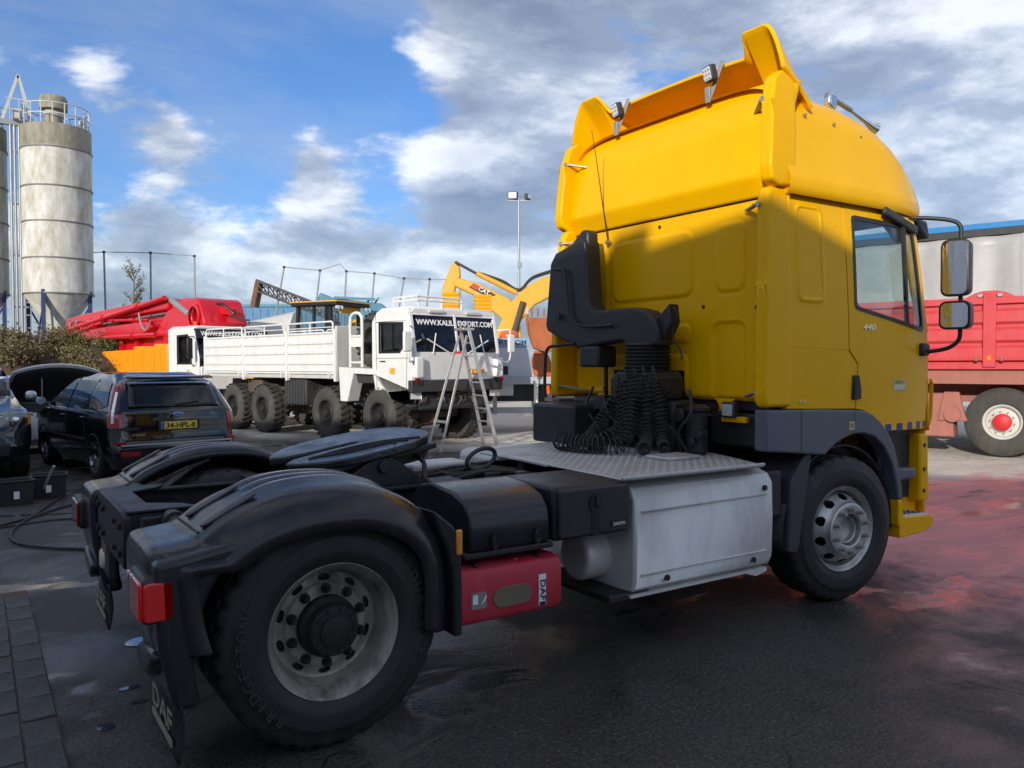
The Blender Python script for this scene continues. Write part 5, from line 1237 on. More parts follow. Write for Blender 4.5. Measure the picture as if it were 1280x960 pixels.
def open_hood_car():
    B = thing('open_hood_car', 'white car with its hood raised in front of the black hatchback', 'car', (-3.95, 15.05, 0), RAD(-84))
    rings = [(.22, -2.2, 2.10, .78, .2, .45, 0), (.30, -2.23, 2.18, .85, .2, .5, 0), (.55, -2.25, 2.20, .90, .2, .5, 0), (.75, -2.2, 2.15, .90, .2, .5, .05), (.88, -2.2, 2.05, .88, .2, .5, .12), (.94, -2.2, 1.05, .86, .2, .3, 0), (1.2, -2.0, .55, .74, .25, .3, 0), (1.42, -1.5, -.1, .62, .3, .3, 0), (1.47, -1.2, -.4, .45, .3, .3, 0)]
    car(B, 'car_white', rings)
    for x in (-1.35, 1.38):
        for s in (-1, 1): car_wheel(B, x, s*.87, s)
    hd = MB().grid(lambda u, v: (1.02+1.02*v-.10*v*(2*u-1)**2, (-.86+1.72*u)*(1-.14*v*v), .98+.62*v+.10*sin(pi*u)*v-.05*(2*u-1)**4), 16, 8).build('hood', 'car_white', B, solid=.03)
    MB().grid(lambda u, v: (1.06+.92*v-.08*v*(2*u-1)**2, (-.78+1.56*u)*(1-.12*v*v), .955+.59*v+.09*sin(pi*u)*v-.04*(2*u-1)**4), 12, 8).build('hood_lining', 'interior', hd, solid=.02)
    MB().tube([(1.75, -.25, .82), (1.72, -.24, 1.45)], .008, 6).build('hood_prop', 'steel', B)
    MB().box(1.0, 1.95, -.70, .70, .70, .93).build('engine_bay', 'interior', B, bevel=.03)
    MB().grid(lambda u, v: (1.02-.42*v, -.74+1.48*u, .98+.30*v), 6, 3).build('windscreen', 'dark_glass', B, solid=.004)
    for s in (-1, 1):
        MB().loft([[(2.12-.30*t-k, s*(.45+.38*t), z) for t, z in ((0, .66), (0, .80), (.6, .84), (1.0, .82), (.95, .70))] for k in (0, .1)]).build('headlamp', 'lamp_glass', B, bevel=.01)
    gr = MB().box(2.12, 2.20, -.40, .40, .58, .80).build('grille', 'letter_black', B, bevel=.02)
    for i in range(4): MB().bar((2.205, -.38, .61+.055*i), (2.205, .38, .61+.055*i), .012, .018).build('grille_bar', 'chrome', gr)
open_hood_car()

# ------------------------------------------------------------------ crates, cables and ladder
def crate(x, y, rz, label):
    C = thing('crate', label, 'crate', (x, y, 0), rz, 'black crates beside the off-road car')
    m = MB().loft([[(sx*(.20+k), sy*(.15+k), z) for sx, sy in ((-1, -1), (1, -1), (1, 1), (-1, 1))] for z, k in ((0, -.02), (.27, 0), (.28, .012), (.30, .012), (.30, -.012), (.03, -.03))]); m.build('shell', 'black_plastic', C, bevel=.008)
    MB().box(-.03, .03, -.172, -.168, .08, .17).build('label', 'sticker_white', C)
    return C
c1 = crate(-4.72, 6.92, .15, 'black plastic crate with white label under the dark off-road car'); c2 = crate(-4.32, 7.28, -.1, 'black plastic crate holding a brush handle beside the labelled crate')
tag(MB().tube([(-4.42, 7.2, .04), (-4.28, 7.02, .42)], .016, 8).build('brush_handle', 'alu_ladder'), 'pale brush handle standing up out of a black crate', 'brush')
def cable(pts, lab, r=.014): tag(MB().tube([(p.x, p.y, max(r, p.z)) for p in spline([(a, b, r+.003) for a, b in pts], 10)], r, 6).build('cable', 'cable_rubber'), lab, 'cable')
cable([(-4.2, 7.1), (-4.55, 5.9), (-4.80, 5.0), (-4.75, 4.2), (-4.2, 3.6), (-3.4, 3.4)], 'black cable snaking from the crates towards the bare chassis')
cable([(-5.4, 4.9), (-4.7, 5.6), (-4.2, 6.3), (-3.7, 6.6), (-3.0, 6.4), (-2.2, 6.3)], 'black hose crossing the wet asphalt behind the hatchback')
cable([(-5.4, 5.0), (-4.8, 5.3), (-4.3, 5.4), (-3.7, 5.1), (-3.3, 4.5), (-2.9, 4.2)], 'thin black hose looping between the cable and the fender', .010)
def ladder():
    Lr = thing('step_ladder', 'aluminium double step ladder with red top standing before the white cab', 'ladder', (2.98, 9.25, 0), RAD(-90))
    # climbing side leans towards +y, support side towards -y (local), top at 2.42 m
    top = 2.36
    for s in (-1, 1):
        w0, w1 = .26, .16
        MB().bar((s*w0, .62, 0), (s*w1, .02, top), .028, .07).build('rail', 'alu_ladder', Lr, bevel=.004)
        MB().bar((s*w0*1.05, -.68, 0), (s*w1*.95, -.02, top-.12), .026, .05).build('rear_rail', 'alu_ladder', Lr, bevel=.004)
        MB().bar((s*w1, .02, top), (s*w1*.9, -.0, top+.16), .026, .05).build('guard_rail', 'alu_ladder', Lr)
    for i in range(8):
        t = (i+1)/9; MB().box(-(.26-.10*t), .26-.10*t, .62-.60*t-.035, .62-.60*t+.035, top*t-.012, top*t+.012).build('tread', 'alu_ladder', Lr, bevel=.003)
    for t in (.25, .85): MB().bar((-(.27-.11*t), -.68+.66*t, (top-.12)*t), (.27-.11*t, -.68+.66*t, (top-.12)*t), .03, .05).build('brace', 'alu_ladder' if t < .5 else 'ladder_red', Lr)
    MB().box(-.18, .18, -.12, .14, top-.02, top+.03).build('platform', 'alu_ladder', Lr, bevel=.01)
    for s in (-1, 1): MB().tube([(s*.22, .30, 1.15), (s*.24, -.36, 1.05)], .006, 5).build('strap', 'cable_rubber', Lr)
    return Lr
ladder()

# ------------------------------------------------------------------ concrete pump truck
def pump():
    P = thing('pump_truck', 'concrete pump truck with folded red boom, orange body and white cab', 'truck', (1.93, 21.9, 0), RAD(-77.34))
    for x in (-1.3, -2.9, -7.6, -9.0):
        for s in (-1, 1): lug_wheel(P, x, s*1.22, .54, s, mesh=PT, rim=PR, rm='steel')
    MB().box(-10.6, -.2, -.45, .45, .75, 1.1).build('frame', 'dark_steel', P)
    for s in (-1, 1):
        win = [(-1.46, 1.72), (-1.46, 2.58), (-.72, 2.60), (-.52, 2.3), (-.48, 1.72)]
        sd_ = MB().prism([(-2.15, 1.0), (-.1, 1.0), (.05, 1.3), (.02, 1.9), (-.28, 2.72), (-.4, 2.82), (-2.15, 2.82)], 'y', s*1.20, s*1.25, [win]).build('cab_side', 'white_paint', P, bevel=.02)
        MB().prism(win, 'y', s*1.215, s*1.225).build('side_window', 'dark_glass', sd_)
        MB().prism([(-1.50, 1.68), (-1.50, 2.62), (-.70, 2.64), (-.48, 2.3), (-.44, 1.68)], 'y', s*1.245, s*1.258, [[(-1.44, 1.74), (-1.44, 2.56), (-.74, 2.58), (-.54, 2.3), (-.50, 1.74)]]).build('window_seal', 'letter_black', sd_)
        mr = MB().tube([(-.30, s*1.25, 2.55), (-.05, s*1.50, 2.55), (-.05, s*1.50, 1.75), (-.3, s*1.25, 1.62)], .02, 6).build('mirror_arm', 'letter_black', P)
        MB().box(-.08, .02, min(s*1.42, s*1.60), max(s*1.42, s*1.60), 1.85, 2.50).build('mirror', 'letter_black', mr, bevel=.03)
        MB().box(-.78, -.62, min(s*1.251, s*1.255), max(s*1.251, s*1.255), 1.42, 1.52).build('sticker', 'crate_yellow', sd_)
    MB().box(-2.15, -2.1, -1.2, 1.2, 1.0, 2.82).build('cab_back', 'white_paint', P)
    MB().loft([[(-2.15, y, z) for y, z in ((-1.25, 2.80), (-1.1, 2.92), (1.1, 2.92), (1.25, 2.80))], [(-.3, y, z) for y, z in ((-1.25, 2.80), (-1.1, 2.90), (1.1, 2.90), (1.25, 2.80))]]).build('cab_roof', 'white_paint', P, bevel=.03)
    MB().loft([[(.05, y, 1.62) for y in (-1.2, -1.0, 1.0, 1.2)], [(.02+.03*(abs(y) < 1.1), y, 1.9) for y in (-1.2, -1.0, 1.0, 1.2)], [(-.28, y, 2.70) for y in (-1.2, -1.0, 1.0, 1.2)]], closed=False).build('windscreen', 'tint_glass', P, solid=.01)
    MB().box(-.02, .08, -1.2, 1.2, .9, 1.62).build('front_panel', 'white_paint', P, bevel=.03)
    vs = MB().loft([[(-.20, -1.22, 2.50), (-.20, 1.22, 2.50), (-.28, 1.22, 2.80), (-.28, -1.22, 2.80)], [(-.12, -1.22, 2.50), (-.12, 1.22, 2.50), (-.20, 1.22, 2.80), (-.20, -1.22, 2.80)]]).build('sun_visor', 'letter_black', P)
    letters('WWW.KALILEXPORT.COM', .22, 'letter_white', vs, 'lettering', (-.13, -.03, 2.58), (0, 1, 0), (-.26, 0, 1), .006, 2.1, bold=.004)
    MB().box(-1.4, -.2, -1.15, 1.15, 1.0, 1.7).build('cab_inside', 'interior', P)
    for y in (-.9, -.3, .5): MB().cyl((-.9, y, 2.9), (-.9, y, 3.05), .07, n=12).build('beacon', 'beacon', P)
    # orange tank body
    for s in (-1, 1):
        bd = MB().prism([(-10.9, 1.70), (-10.9, .95), (-2.2, .95), (-2.2, 2.36), (-3.2, 2.38), (-3.25, 2.30), (-4.9, 2.32), (-5.0, 2.20), (-7.76, 2.18), (-8.4, 2.05)], 'y', s*.55, s*1.27).build('body_side', 'pump_orange', P, bevel=.03)
        for x in (-4.95, -4.1, -3.22, -2.7): MB().box(x-.02, x+.02, min(s*1.272, s*1.285), max(s*1.272, s*1.285), 1.0, 2.2).build('body_seam', 'pump_orange', bd)
        MB().box(-4.0, -3.3, min(s*1.272, s*1.29), max(s*1.272, s*1.29), 1.1, 2.0).build('locker_door', 'pump_orange', bd, bevel=.02)
    # boom: red folded arms, turret and cylinders
    def arm(pts, y0, y1, nm, bev=.05): return MB().prism(pts, 'y', y0, y1).build(nm, 'pump_red', P, bevel=bev)
    arm([(-13.3, 3.35), (-13.0, 3.62), (-11.6, 3.72), (-3.3, 3.98), (-2.9, 3.86), (-3.1, 3.55), (-11.4, 3.32), (-12.8, 3.15)], -.85, -.40, 'upper_arm')
    arm([(-13.9, 3.05), (-13.2, 3.28), (-4.2, 3.50), (-3.2, 3.30), (-4.0, 2.95), (-10.5, 2.72), (-13.4, 2.85)], -.35, .15, 'middle_arm')
    arm([(-11.6, 2.95), (-11.3, 3.10), (-4.6, 3.20), (-4.2, 3.0), (-5.0, 2.70), (-11.0, 2.55)], -.95, -.6, 'lower_arm')
    arm([(-12.6, 3.7), (-11.9, 3.85), (-4.0, 4.05), (-3.4, 3.9), (-4.2, 3.7), (-12, 3.45)], .2, .65, 'far_arm')
    tu = MB().prism([(-4.6, 2.35), (-4.3, 2.85), (-3.4, 3.5), (-2.9, 3.78), (-1.2, 3.84), (-1.0, 3.74), (-.6, 3.0), (-.75, 2.86), (-2.2, 2.86), (-2.2, 2.35)], 'y', -.75, .75, [circ(-1.25, 3.25, .30, 20)]).build('turret', 'pump_red', P, bevel=.05)
    MB().lathe([(.31, 0), (.40, -.04), (.40, -.08), (.31, -.10)], (-1.25, -.73, 3.25), 'y', 24).build('pivot_ring', 'pump_red', tu)
    MB().box(-1.6, -.9, -.5, .5, 2.95, 3.55).build('turret_core', 'letter_black', tu)
    MB().bar((-.9, 0, 3.45), (-.25, .1, 3.38), .25, .26).build('boom_tip', 'pump_red', P, bevel=.05)
    MB().tube(spline([(-.8, -.2, 3.65), (-.4, -.2, 3.6), (-.1, 0, 3.3)], 6), .05, 8).build('boom_hose', 'letter_black', P)
    for (a, b_, r, y) in (((-14.0, 3.0), (-2.9, 3.92), .085, -1.02), ((-13.4, 2.72), (-3.6, 2.70), .085, -1.05), ((-12.6, 2.92), (-8.6, 3.30), .07, -1.0), ((-11, 3.45), (-4.5, 3.25), .05, -.9)):
        pp = MB().tube([(a[0], y, a[1]), (b_[0], y, b_[1])], r, 10).build('delivery_pipe', 'pump_red', P)
        for t in (.15, .5, .8): MB().lathe([(r+.04, -.06), (r+.04, .06)], (a[0]+(b_[0]-a[0])*t, y, a[1]+(b_[1]-a[1])*t), 'x', 10, cap=True).build('pipe_clamp', 'pump_red', pp)
    MB().tube(spline([(-14.0, -1.02, 3.0), (-14.35, -1.0, 2.85), (-13.9, -1.0, 2.6), (-12.4, -1.0, 2.35), (-11.4, -1.0, 2.05)], 6), .06, 8).build('end_hose', 'galvanised', P)
    MB().tube(spline([(-5.0, -1.05, 3.5), (-4.6, -1.1, 3.0), (-4.3, -1.05, 2.9), (-4.0, -1.05, 3.2)], 6), .03, 6).build('loop_hose', 'galvanised', P)
    MB().bar((-3.0, -.80, 3.9), (-1.6, -.80, 3.35), .16, .16).build('grey_ram', 'galvanised', P, bevel=.03)
    for x in (-12.6, -11.9): MB().bar((x, -.9, 2.9), (x+.35, -.9, 3.5), .10).build('joint_link', 'galvanised', P)
    for x, z in ((-9, 2.45), (-7.5, 2.45), (-6, 2.5)): MB().bar((x, -.7, 2.1), (x, -.7, z+.3), .15).build('boom_rest', 'pump_red', P)
    MB().box(-10.5, -4.4, -.6, .6, 2.0, 2.75).build('pump_deck', 'pump_red', P, bevel=.05)
PT = lug_tyre(.54, .32, .29, big=False); PR = steel_rim(.29)
pump()
# white tank truck further back, only its top shows above the bed
def tanker():
    P = thing('white_tanker', 'white rounded tank body showing above the flatbed rails', 'tank', (4.1, 25.4, 0), RAD(-34))
    MB().loft([[(x, y*w, 2.1+z*h) for y, z in circ(0, 0, 1, 16)] for x, w, h in ((-2.6, .3, .4), (-2.4, .9, .85), (-.4, 1.1, 1.25), (1.0, 1.15, 1.55), (1.2, .6, .9))]).build('tank', 'white_old', P)
    MB().box(-2.6, 1.2, -1.1, 1.1, .6, 1.2).build('base', 'dark_steel', P)
    for x in (-1.8, 1.0):
        for s in (-1, 1): lug_wheel(P, x, s*1.1, .54, s, mesh=PT, rim=PR)
    for x in (-2.0, -1.2): 
        MB().cyl((x, 0, 2.9), (x, 0, 3.25), .10, n=10).build('beacon', 'beacon', P)
    MB().tube([(-1.6, -.5, 2.8), (-1.6, -.5, 3.2), (-.6, -.5, 3.3), (-.6, -.5, 3.0)], .03, 6).build('rail', 'dark_steel', P)
tanker()

# ------------------------------------------------------------------ wheel loader
def loader():
    P = thing('wheel_loader', 'yellow wheel loader with dark glazed cab and yellow roof sign behind the flatbed', 'loader', (3.75, 18.4, 0), RAD(-60))
    for x in (-1.5, 1.4):
        for s in (-1, 1): lug_wheel(P, x, s*1.05, .75, s, mesh=LT, rim=LR, rm='digger_yellow')
    MB().prism([(-2.6, .9), (-2.6, 1.9), (-.8, 2.1), (-.8, .9)], 'y', -.8, .8).build('engine_cover', 'digger_yellow', P, bevel=.06)
    MB().box(-.8, 2.0, -.5, .5, .7, 1.2).build('frame', 'digger_yellow', P, bevel=.04)
    MB().box(-.72, .62, -.70, .70, 1.3, 1.75).build('cab_base', 'digger_yellow', P, bevel=.03)
    for x in (-.70, .58):
        for y in (-.68, .68): MB().bar((x, y, 1.7), (x*.92, y*.95, 3.36), .09).build('cab_post', 'letter_black', P)
    MB().bar((-.05, -.69, 1.7), (-.05, -.66, 3.36), .07).build('cab_post', 'letter_black', P)
    MB().box(-.66, .56, -.66, .66, 1.75, 3.34).build('cab_glass', 'cab_glass', P)
    MB().box(-.3, .2, -.3, .3, 1.75, 2.75).build('seat', 'interior', P, bevel=.08)
    MB().box(-.80, .86, -.80, .80, 3.36, 3.47).build('cab_roof', 'letter_black', P, bevel=.03)
    MB().box(-.84, .90, -.82, .82, 3.46, 3.50).build('roof_edge', 'digger_yellow', P, bevel=.01)
    MB().box(.60, .64, -.30, .62, 3.16, 3.34).build('roof_sign', 'crate_yellow', P)
    for y in (-.74, -.58, .58, .74): MB().cyl((.82, y, 3.30), (.90, y, 3.30), .055, n=12).build('lamp', 'lamp_glass', P)
    MB().bar((.66, -.10, 2.55), (.66, .16, 2.95), .12, .02).build('wind_stripe', 'crate_yellow', P)
    MB().bar((.66, .22, 2.72), (.66, .34, 3.02), .10, .02).build('wind_stripe', 'crate_yellow', P)
    for s in (-1, 1): MB().prism([(1.0, 1.5), (1.3, 1.9), (3.0, .7), (2.9, .45)], 'y', s*.45-.06, s*.45+.06).build('lift_arm', 'digger_yellow', P, bevel=.02)
    MB().prism([(2.9, .1), (3.7, .05), (3.5, .2), (3.1, .9), (2.9, .95)], 'y', -1.25, 1.25).build('bucket', 'bucket_rust', P, bevel=.02)
LT = lug_tyre(.75, .45, .34, 22); LR = steel_rim(.34)
loader()

# ------------------------------------------------------------------ excavator
def excavator():
    # the digging arm lies almost across the view: local x runs along the arm's plane, +x to the cab
    E = thing('excavator', 'yellow excavator with arched boom above the white cab and rusty bucket', 'excavator', (9.85, 21.65, 0), RAD(-34.2))
    CC = MB
    def arm(pts, y0, y1, nm, m='digger_yellow', bev=.05, holes=()): return MB().prism(pts, 'y', y0, y1, holes).build(nm, m, E, bevel=bev)
    # stick (left piece) and boom (arch)
    arm([(-.52, 3.0), (-.42, 4.55), (-.10, 5.35), (.02, 5.46), (.20, 5.30), (.24, 4.90), (.10, 4.75), (-.05, 4.0), (-.10, 3.0)], -.18, .18, 'stick_head')
    bm = arm([(-.10, 4.72), (.16, 4.86), (.95, 4.62), (2.0, 4.10), (2.35, 3.72), (2.50, 2.6), (2.05, 2.7), (1.75, 3.35), (1.2, 3.78), (.75, 4.20), (.0, 4.55)], -.22, .22, 'stick')
    arm([(1.40, 2.0), (1.62, 3.0), (2.0, 3.80), (2.55, 4.45), (3.3, 4.86), (4.3, 5.0), (5.2, 4.7), (6.0, 4.0), (6.6, 2.2), (6.1, 1.9), (5.5, 3.4), (4.6, 4.15), (3.8, 4.25), (3.0, 3.85), (2.5, 3.3), (2.2, 2.6), (2.0, 1.9)], -.28, .28, 'boom')
    for (a, b_, r, mm) in (((.05, 5.42), (.85, 4.98), .05, 'dark_steel'), ((.85, 5.0), (2.3, 4.28), .10, 'digger_yellow'), ((2.1, 2.45), (2.55, 3.95), .11, 'under_mud'), ((2.0, 2.3), (2.3, 3.1), .07, 'steel')):
        MB().cyl((a[0], -.34, a[1]), (b_[0], -.34, b_[1]), r, n=12).build('ram', mm, E, bevel=.01)
    for y in (-.38, .34): MB().tube(spline([(1.0, y, 5.0), (1.8, y, 4.72), (2.4, y, 4.4), (2.9, y, 4.85), (3.8, y, 5.15)], 6), .035, 6).build('hydraulic_hose', 'letter_black', E)
    MB().prism([(.55, 4.50), (.72, 4.64), (1.30, 4.36), (1.55, 4.20), (1.25, 4.14), (.80, 4.36)], 'y', -.235, -.222).build('decal', 'letter_black', bm)
    MB().prism([(.60, 4.52), (.72, 4.62), (.98, 4.50), (.86, 4.38)], 'y', -.242, -.236).build('decal_panel', 'hub_red', bm)
    letters('CAT', .20, 'letter_white', bm, 'lettering', (1.08, -.245, 4.30), (.90, 0, -.43), (.43, 0, .90), .006, .42, bold=.004)
    # machine body hidden behind the tall cab
    MB().box(4.6, 8.2, -1.3, 1.3, 1.1, 2.3).build('engine_house', 'digger_yellow', E, bevel=.12)
    MB().box(5.2, 6.6, .3, 1.2, 2.2, 3.1).build('operator_cab', 'letter_black', E, bevel=.08)
    for s in (-1, 1):
        MB().prism(rrect(4.4, 8.2, .02, .9, .42, 6), 'y', s*1.0-.3, s*1.0+.3).build('track', 'dark_steel', E, bevel=.03)
    MB().cyl((6.3, 0, .8), (6.3, 0, 1.1), .9, n=24).build('slew_ring', 'dark_steel', E)
    MB().prism([(-.5, 3.0), (-.1, 3.0), (.05, 2.0), (-.3, 1.2), (-1.0, 1.0), (-.8, 1.8)], 'y', -.5, .5).build('attachment', 'digger_yellow', E, bevel=.05)
excavator()
# rusty bucket standing beside it
def bucket():
    B = thing('digger_bucket', 'rusty orange toothed digger bucket propped up behind the grey signboard truck', 'bucket', (10.55, 17.5, 0), RAD(-34.2))
    MB().loft([[(x, y, z) for x, z in ((-.30, 3.30), (-.22, 2.7), (-.05, 2.2), (.4, 2.0), (.9, 2.3), (1.0, 3.2), (.94, 3.2), (.82, 2.36), (.4, 2.1), (.0, 2.28), (-.14, 2.7), (-.22, 3.30))] for y in (-.6, .6)]).build('shell', 'bucket_rust', B, bevel=.02)
    for s in (-1, 1): MB().prism([(-.25, 3.2), (-.2, 2.7), (0, 2.25), (.4, 2.05), (.85, 2.34), (.95, 3.15)], 'y', s*.58-.02, s*.58+.02).build('cheek', 'bucket_rust', B)
    for i in range(5):
        y = -.5+.25*i; MB().loft([[(-.30-k, y+a, z) for a, z in ((-.07, z0), (.07, z0))]+[(-.20-k, y+.07, z0), (-.20-k, y-.07, z0)] for z0, k in ((3.15, 0), (3.35, 0), (3.52, -.02))]).build('tooth', 'galvanised', B, bevel=.01)
        MB().bar((-.1+.2*i, -.62, 3.22), (-.1+.2*i, -.62, 3.48), .13, .06).build('tooth', 'bucket_rust', B, bevel=.02)
    MB().prism([(-.35, .8), (.9, .8), (.9, 1.25), (-.35, 1.25)], 'y', -.5, .5).build('carrier', 'digger_yellow', B, bevel=.04)
    MB().prism([(-.1, 0), (.8, 0), (.8, .8), (-.1, .8)], 'y', -.4, .4).build('carrier_foot', 'dark_steel', B)
    MB().prism([(-.28, 1.25), (.75, 1.25), (.4, 2.05), (.0, 2.1)], 'y', -.4, .4).build('back_plate', 'bucket_rust', B, bevel=.03)
bucket()
# stacks of yellow boxes on the container behind the cab
def stack(x, y, z0, n, label):
    P = thing('yellow_box_stack', label, 'boxes', (x, y, 0), RAD(-30), 'yellow ribbed stacks behind the white cab')
    MB().box(-.10, .10, -.10, .10, 0, z0).build('post', 'dark_steel', P)
    for i in range(n): MB().loft([[(sx*k, sy*k, z0+.10*i+dz) for sx, sy in ((-1, -1), (1, -1), (1, 1), (-1, 1))] for dz, k in ((0, .20), (.06, .235), (.095, .235))]).build('rib', 'crate_yellow', P, bevel=.008)
stack(5.75, 14.68, 3.12, 5, 'ribbed yellow stack behind the roof rack of the white cab'); stack(6.48, 14.20, 3.05, 5, 'ribbed yellow stack in front of the yellow digger arm')

# ------------------------------------------------------------------ grey recovery truck with sign board
def greytruck():
    P = thing('signboard_truck', 'grey flatbed truck with blue lettered signboard and orange beacons beside the white cab', 'truck', (5.65, 12.83, 0), RAD(-33.5))
    MB().prism([(-.35, 1.35), (1.28, 1.35), (1.22, 1.5), (1.14, 2.0), (1.12, 2.10), (-.35, 2.10)], 'y', -.8, .8).build('hopper', 'kiosk_grey', P, bevel=.03)
    MB().prism([(-.2, 1.35), (.75, 1.35), (.75, .9), (-.2, .9)], 'y', -.82, .6).build('hopper_base', 'kiosk_grey', P, bevel=.03)
    MB().prism(rrect(.45, .62, 1.42, 1.62, .02), 'y', -.825, -.80).build('opening', 'letter_black', P)
    sg = MB().box(-.55, 1.14, -.84, -.78, 2.10, 2.30).build('sign_board', 'sign_blue', P, bevel=.01)
    letters('KALILEXPORT.COM', .17, 'letter_blue', sg, 'lettering', (.28, -.845, 2.14), (1, 0, 0), (0, 0, 1), .004, 1.58, bold=.004)
    for x in (-.35, .65):
        MB().lathe([(.24, 0), (.25, .07), (.20, .16), (.10, .20), (.001, .21)], (x, -.55, 2.30), 'z', 20).build('beacon', 'beacon', P)
    MB().box(-1.0, 3.0, -.95, 1.0, 1.18, 1.32).build('platform', 'kiosk_grey', P, bevel=.02)
    MB().box(-1.0, 3.0, -.97, -.94, 1.20, 1.36).build('platform_edge', 'galvanised', P)
    MB().box(-1.0, 3.0, -.5, .5, .75, 1.15).build('frame', 'dark_steel', P)
    MB().box(-1.0, 1.4, -.86, -.78, .48, .62).build('side_guard', 'galvanised', P, bevel=.01)
    for x in (-.6, .3, 1.3): MB().box(x-.05, x+.05, -.9, -.8, .45, 1.18).build('guard_post', 'galvanised' if x < 1 else 'white_paint', P)
    MB().tube([(-.5, -.98, 1.15), (-.5, -.98, .95), (0, -.98, .95), (0, -.98, 1.15)], .02, 6).build('step_loop', 'galvanised', P)
    for x in (-2.0, 1.85):
        for s in (-1, 1): lug_wheel(P, x, s*.92, .40, s, mesh=ST, rim=SR, rm='white_paint')
    MB().box(1.55, 1.62, -.98, -.90, .95, 1.15).build('marker', 'beacon', P)
    MB().prism([(-3.2, .7), (-3.2, 1.5), (-2.9, 2.1), (-1.2, 2.1), (-1.1, .7)], 'y', -.95, .95).build('cab', 'kiosk_grey', P, bevel=.06)
    for s in (-1, 1): MB().prism([(-2.85, 1.5), (-2.7, 2.0), (-1.5, 2.0), (-1.5, 1.5)], 'y', s*.952, s*.956).build('cab_window', 'tint_glass', P)
ST = lug_tyre(.40, .24, .24, big=False); SR = steel_rim(.24, .05)
greytruck()

# ------------------------------------------------------------------ red tipper and curtain trailer on the right
def tipper():
    P = thing('red_tipper', 'faded red high-sided tipper truck with red wheel hub beside the yellow cab', 'truck', (9.9, 2.5, 0), RAD(-72))
    for x in (.08, 1.55, -4.4):
        for s in (-1, 1):
            w = lug_wheel(P, x, s*1.05+1.07, .63, s, mesh=RT, rim=RRm, rm='white_old')
            MB().lathe([(.15, 0), (.15, -.06), (.11, -.09), (.001, -.10)], (0, .02, 0), 'y', 20).build('hub', 'hub_red', w)
            for i in range(10):
                a = 2*pi*i/10; MB().cyl((.19*cos(a), .02, .19*sin(a)), (.19*cos(a), -.01, .19*sin(a)), .014, n=6).build('nut', 'steel', w)
    P2 = P
    oy = 1.07
    for s in (-1, 1):
        y = oy+s*1.22; o = s*.03
        bd = MB().box(-6.4, 3.2, min(y-o, y), max(y-o, y), 1.62, 2.80).build('side_board', 'tipper_red', P)
        for (z0, z1) in ((1.70, 1.98), (2.02, 2.30), (2.34, 2.62)):
            MB().prism([(0, z0), (0, z1), (s*.055, z1-.05), (s*.055, z0+.05)], 'x', -6.35, 3.15).xf(lambda v: Vector((v.x, y+v.y, v.z))).build('side_corrugation', 'tipper_red', bd)
        MB().box(-6.4, 3.2, min(y, y+s*.07), max(y, y+s*.07), 2.70, 2.82).build('top_rail', 'tipper_red', bd, bevel=.012)
        MB().box(-6.4, 3.2, min(y, y+s*.06), max(y, y+s*.06), 1.56, 1.66).build('bottom_rail', 'tipper_red', bd, bevel=.012)
        MB().tube([(-6.4, y+s*.075, 1.73), (3.2, y+s*.075, 1.73)], .018, 8).build('hinge_rod', 'tipper_red', bd)
        for x in (-5.6, -2.85, -.10, 2.65):
            ps = MB().box(x-.10, x+.10, min(y, y+s*.10), max(y, y+s*.10), 1.60, 2.88).build('post', 'tipper_red', bd, bevel=.012)
            MB().prism([(x-.42, 2.80), (x-.24, 2.90), (x-.10, 2.935), (x+.10, 2.935), (x+.24, 2.90), (x+.42, 2.80)], 'y', min(y, y+s*.05), max(y, y+s*.05)).build('post_crest', 'tipper_red', ps, bevel=.008)
            for dx in (-.15, .15):
                MB().box(x+dx-.04, x+dx+.04, min(y, y+s*.09), max(y, y+s*.09), 2.82, 2.88).build('latch', 'steel', ps, bevel=.008)
                MB().lathe([(.045, -.02), (.045, .02), (.02, .02), (.02, -.02)], (x+dx*1.3, y+s*.09, 1.74), 'x', 10).build('hinge_ring', 'tipper_rust', ps)
            MB().box(x-.03, x+.03, min(y+s*.1, y+s*.105), max(y+s*.1, y+s*.105), 1.72, 1.80).build('reflector', 'amber_lens', ps)
        MB().box(-6.4, 3.2, min(y-o*3, y-o), max(y-o*3, y-o), 1.30, 1.56).build('sill_beam', 'tipper_rust', P)
    MB().box(-6.3, 3.1, oy-1.15, oy+1.15, 1.5, 1.62).build('floor', 'tipper_rust', P)
    for s in (-1, 1): MB().box(-6.6, 3.0, oy+s*.45-.06, oy+s*.45+.06, .95, 1.35).build('frame_rail', 'tipper_rust', P)
    for x in (-1.05, -.55): MB().prism([(x-.35, .32), (x+.38, .32), (x+.30, 1.12), (x-.30, 1.12)], 'y', oy-1.02, oy-.6).build('side_box', 'tipper_rust', P, bevel=.03) if x < -1 else None
    br = MB().prism([(-.95, .62), (-.45, .62), (-.52, .78), (-.60, 1.15), (-.85, 1.15)], 'y', oy-1.06, oy-.95).build('spring_bracket', 'tipper_rust', P, bevel=.02)
    MB().lathe([(.14, 0), (.14, -.05), (.001, -.06)], (-.70, oy-1.06, .74), 'y', 18).build('pivot_cap', 'tipper_rust', br)
    MB().box(-6.4, -6.36, oy-1.2, oy+1.2, 1.62, 2.8).build('tail_board', 'tipper_red', P)
    MB().box(3.16, 3.2, oy-1.2, oy+1.2, 1.62, 2.8).build('head_board', 'tipper_red', P)
    MB().box(3.5, 5.2, oy-1.2, oy+1.2, .8, 2.9).build('cab', 'tipper_red', P, bevel=.1)
RT = lug_tyre(.63, .34, .30, 30, False); RRm = steel_rim(.30, .07)
tipper()
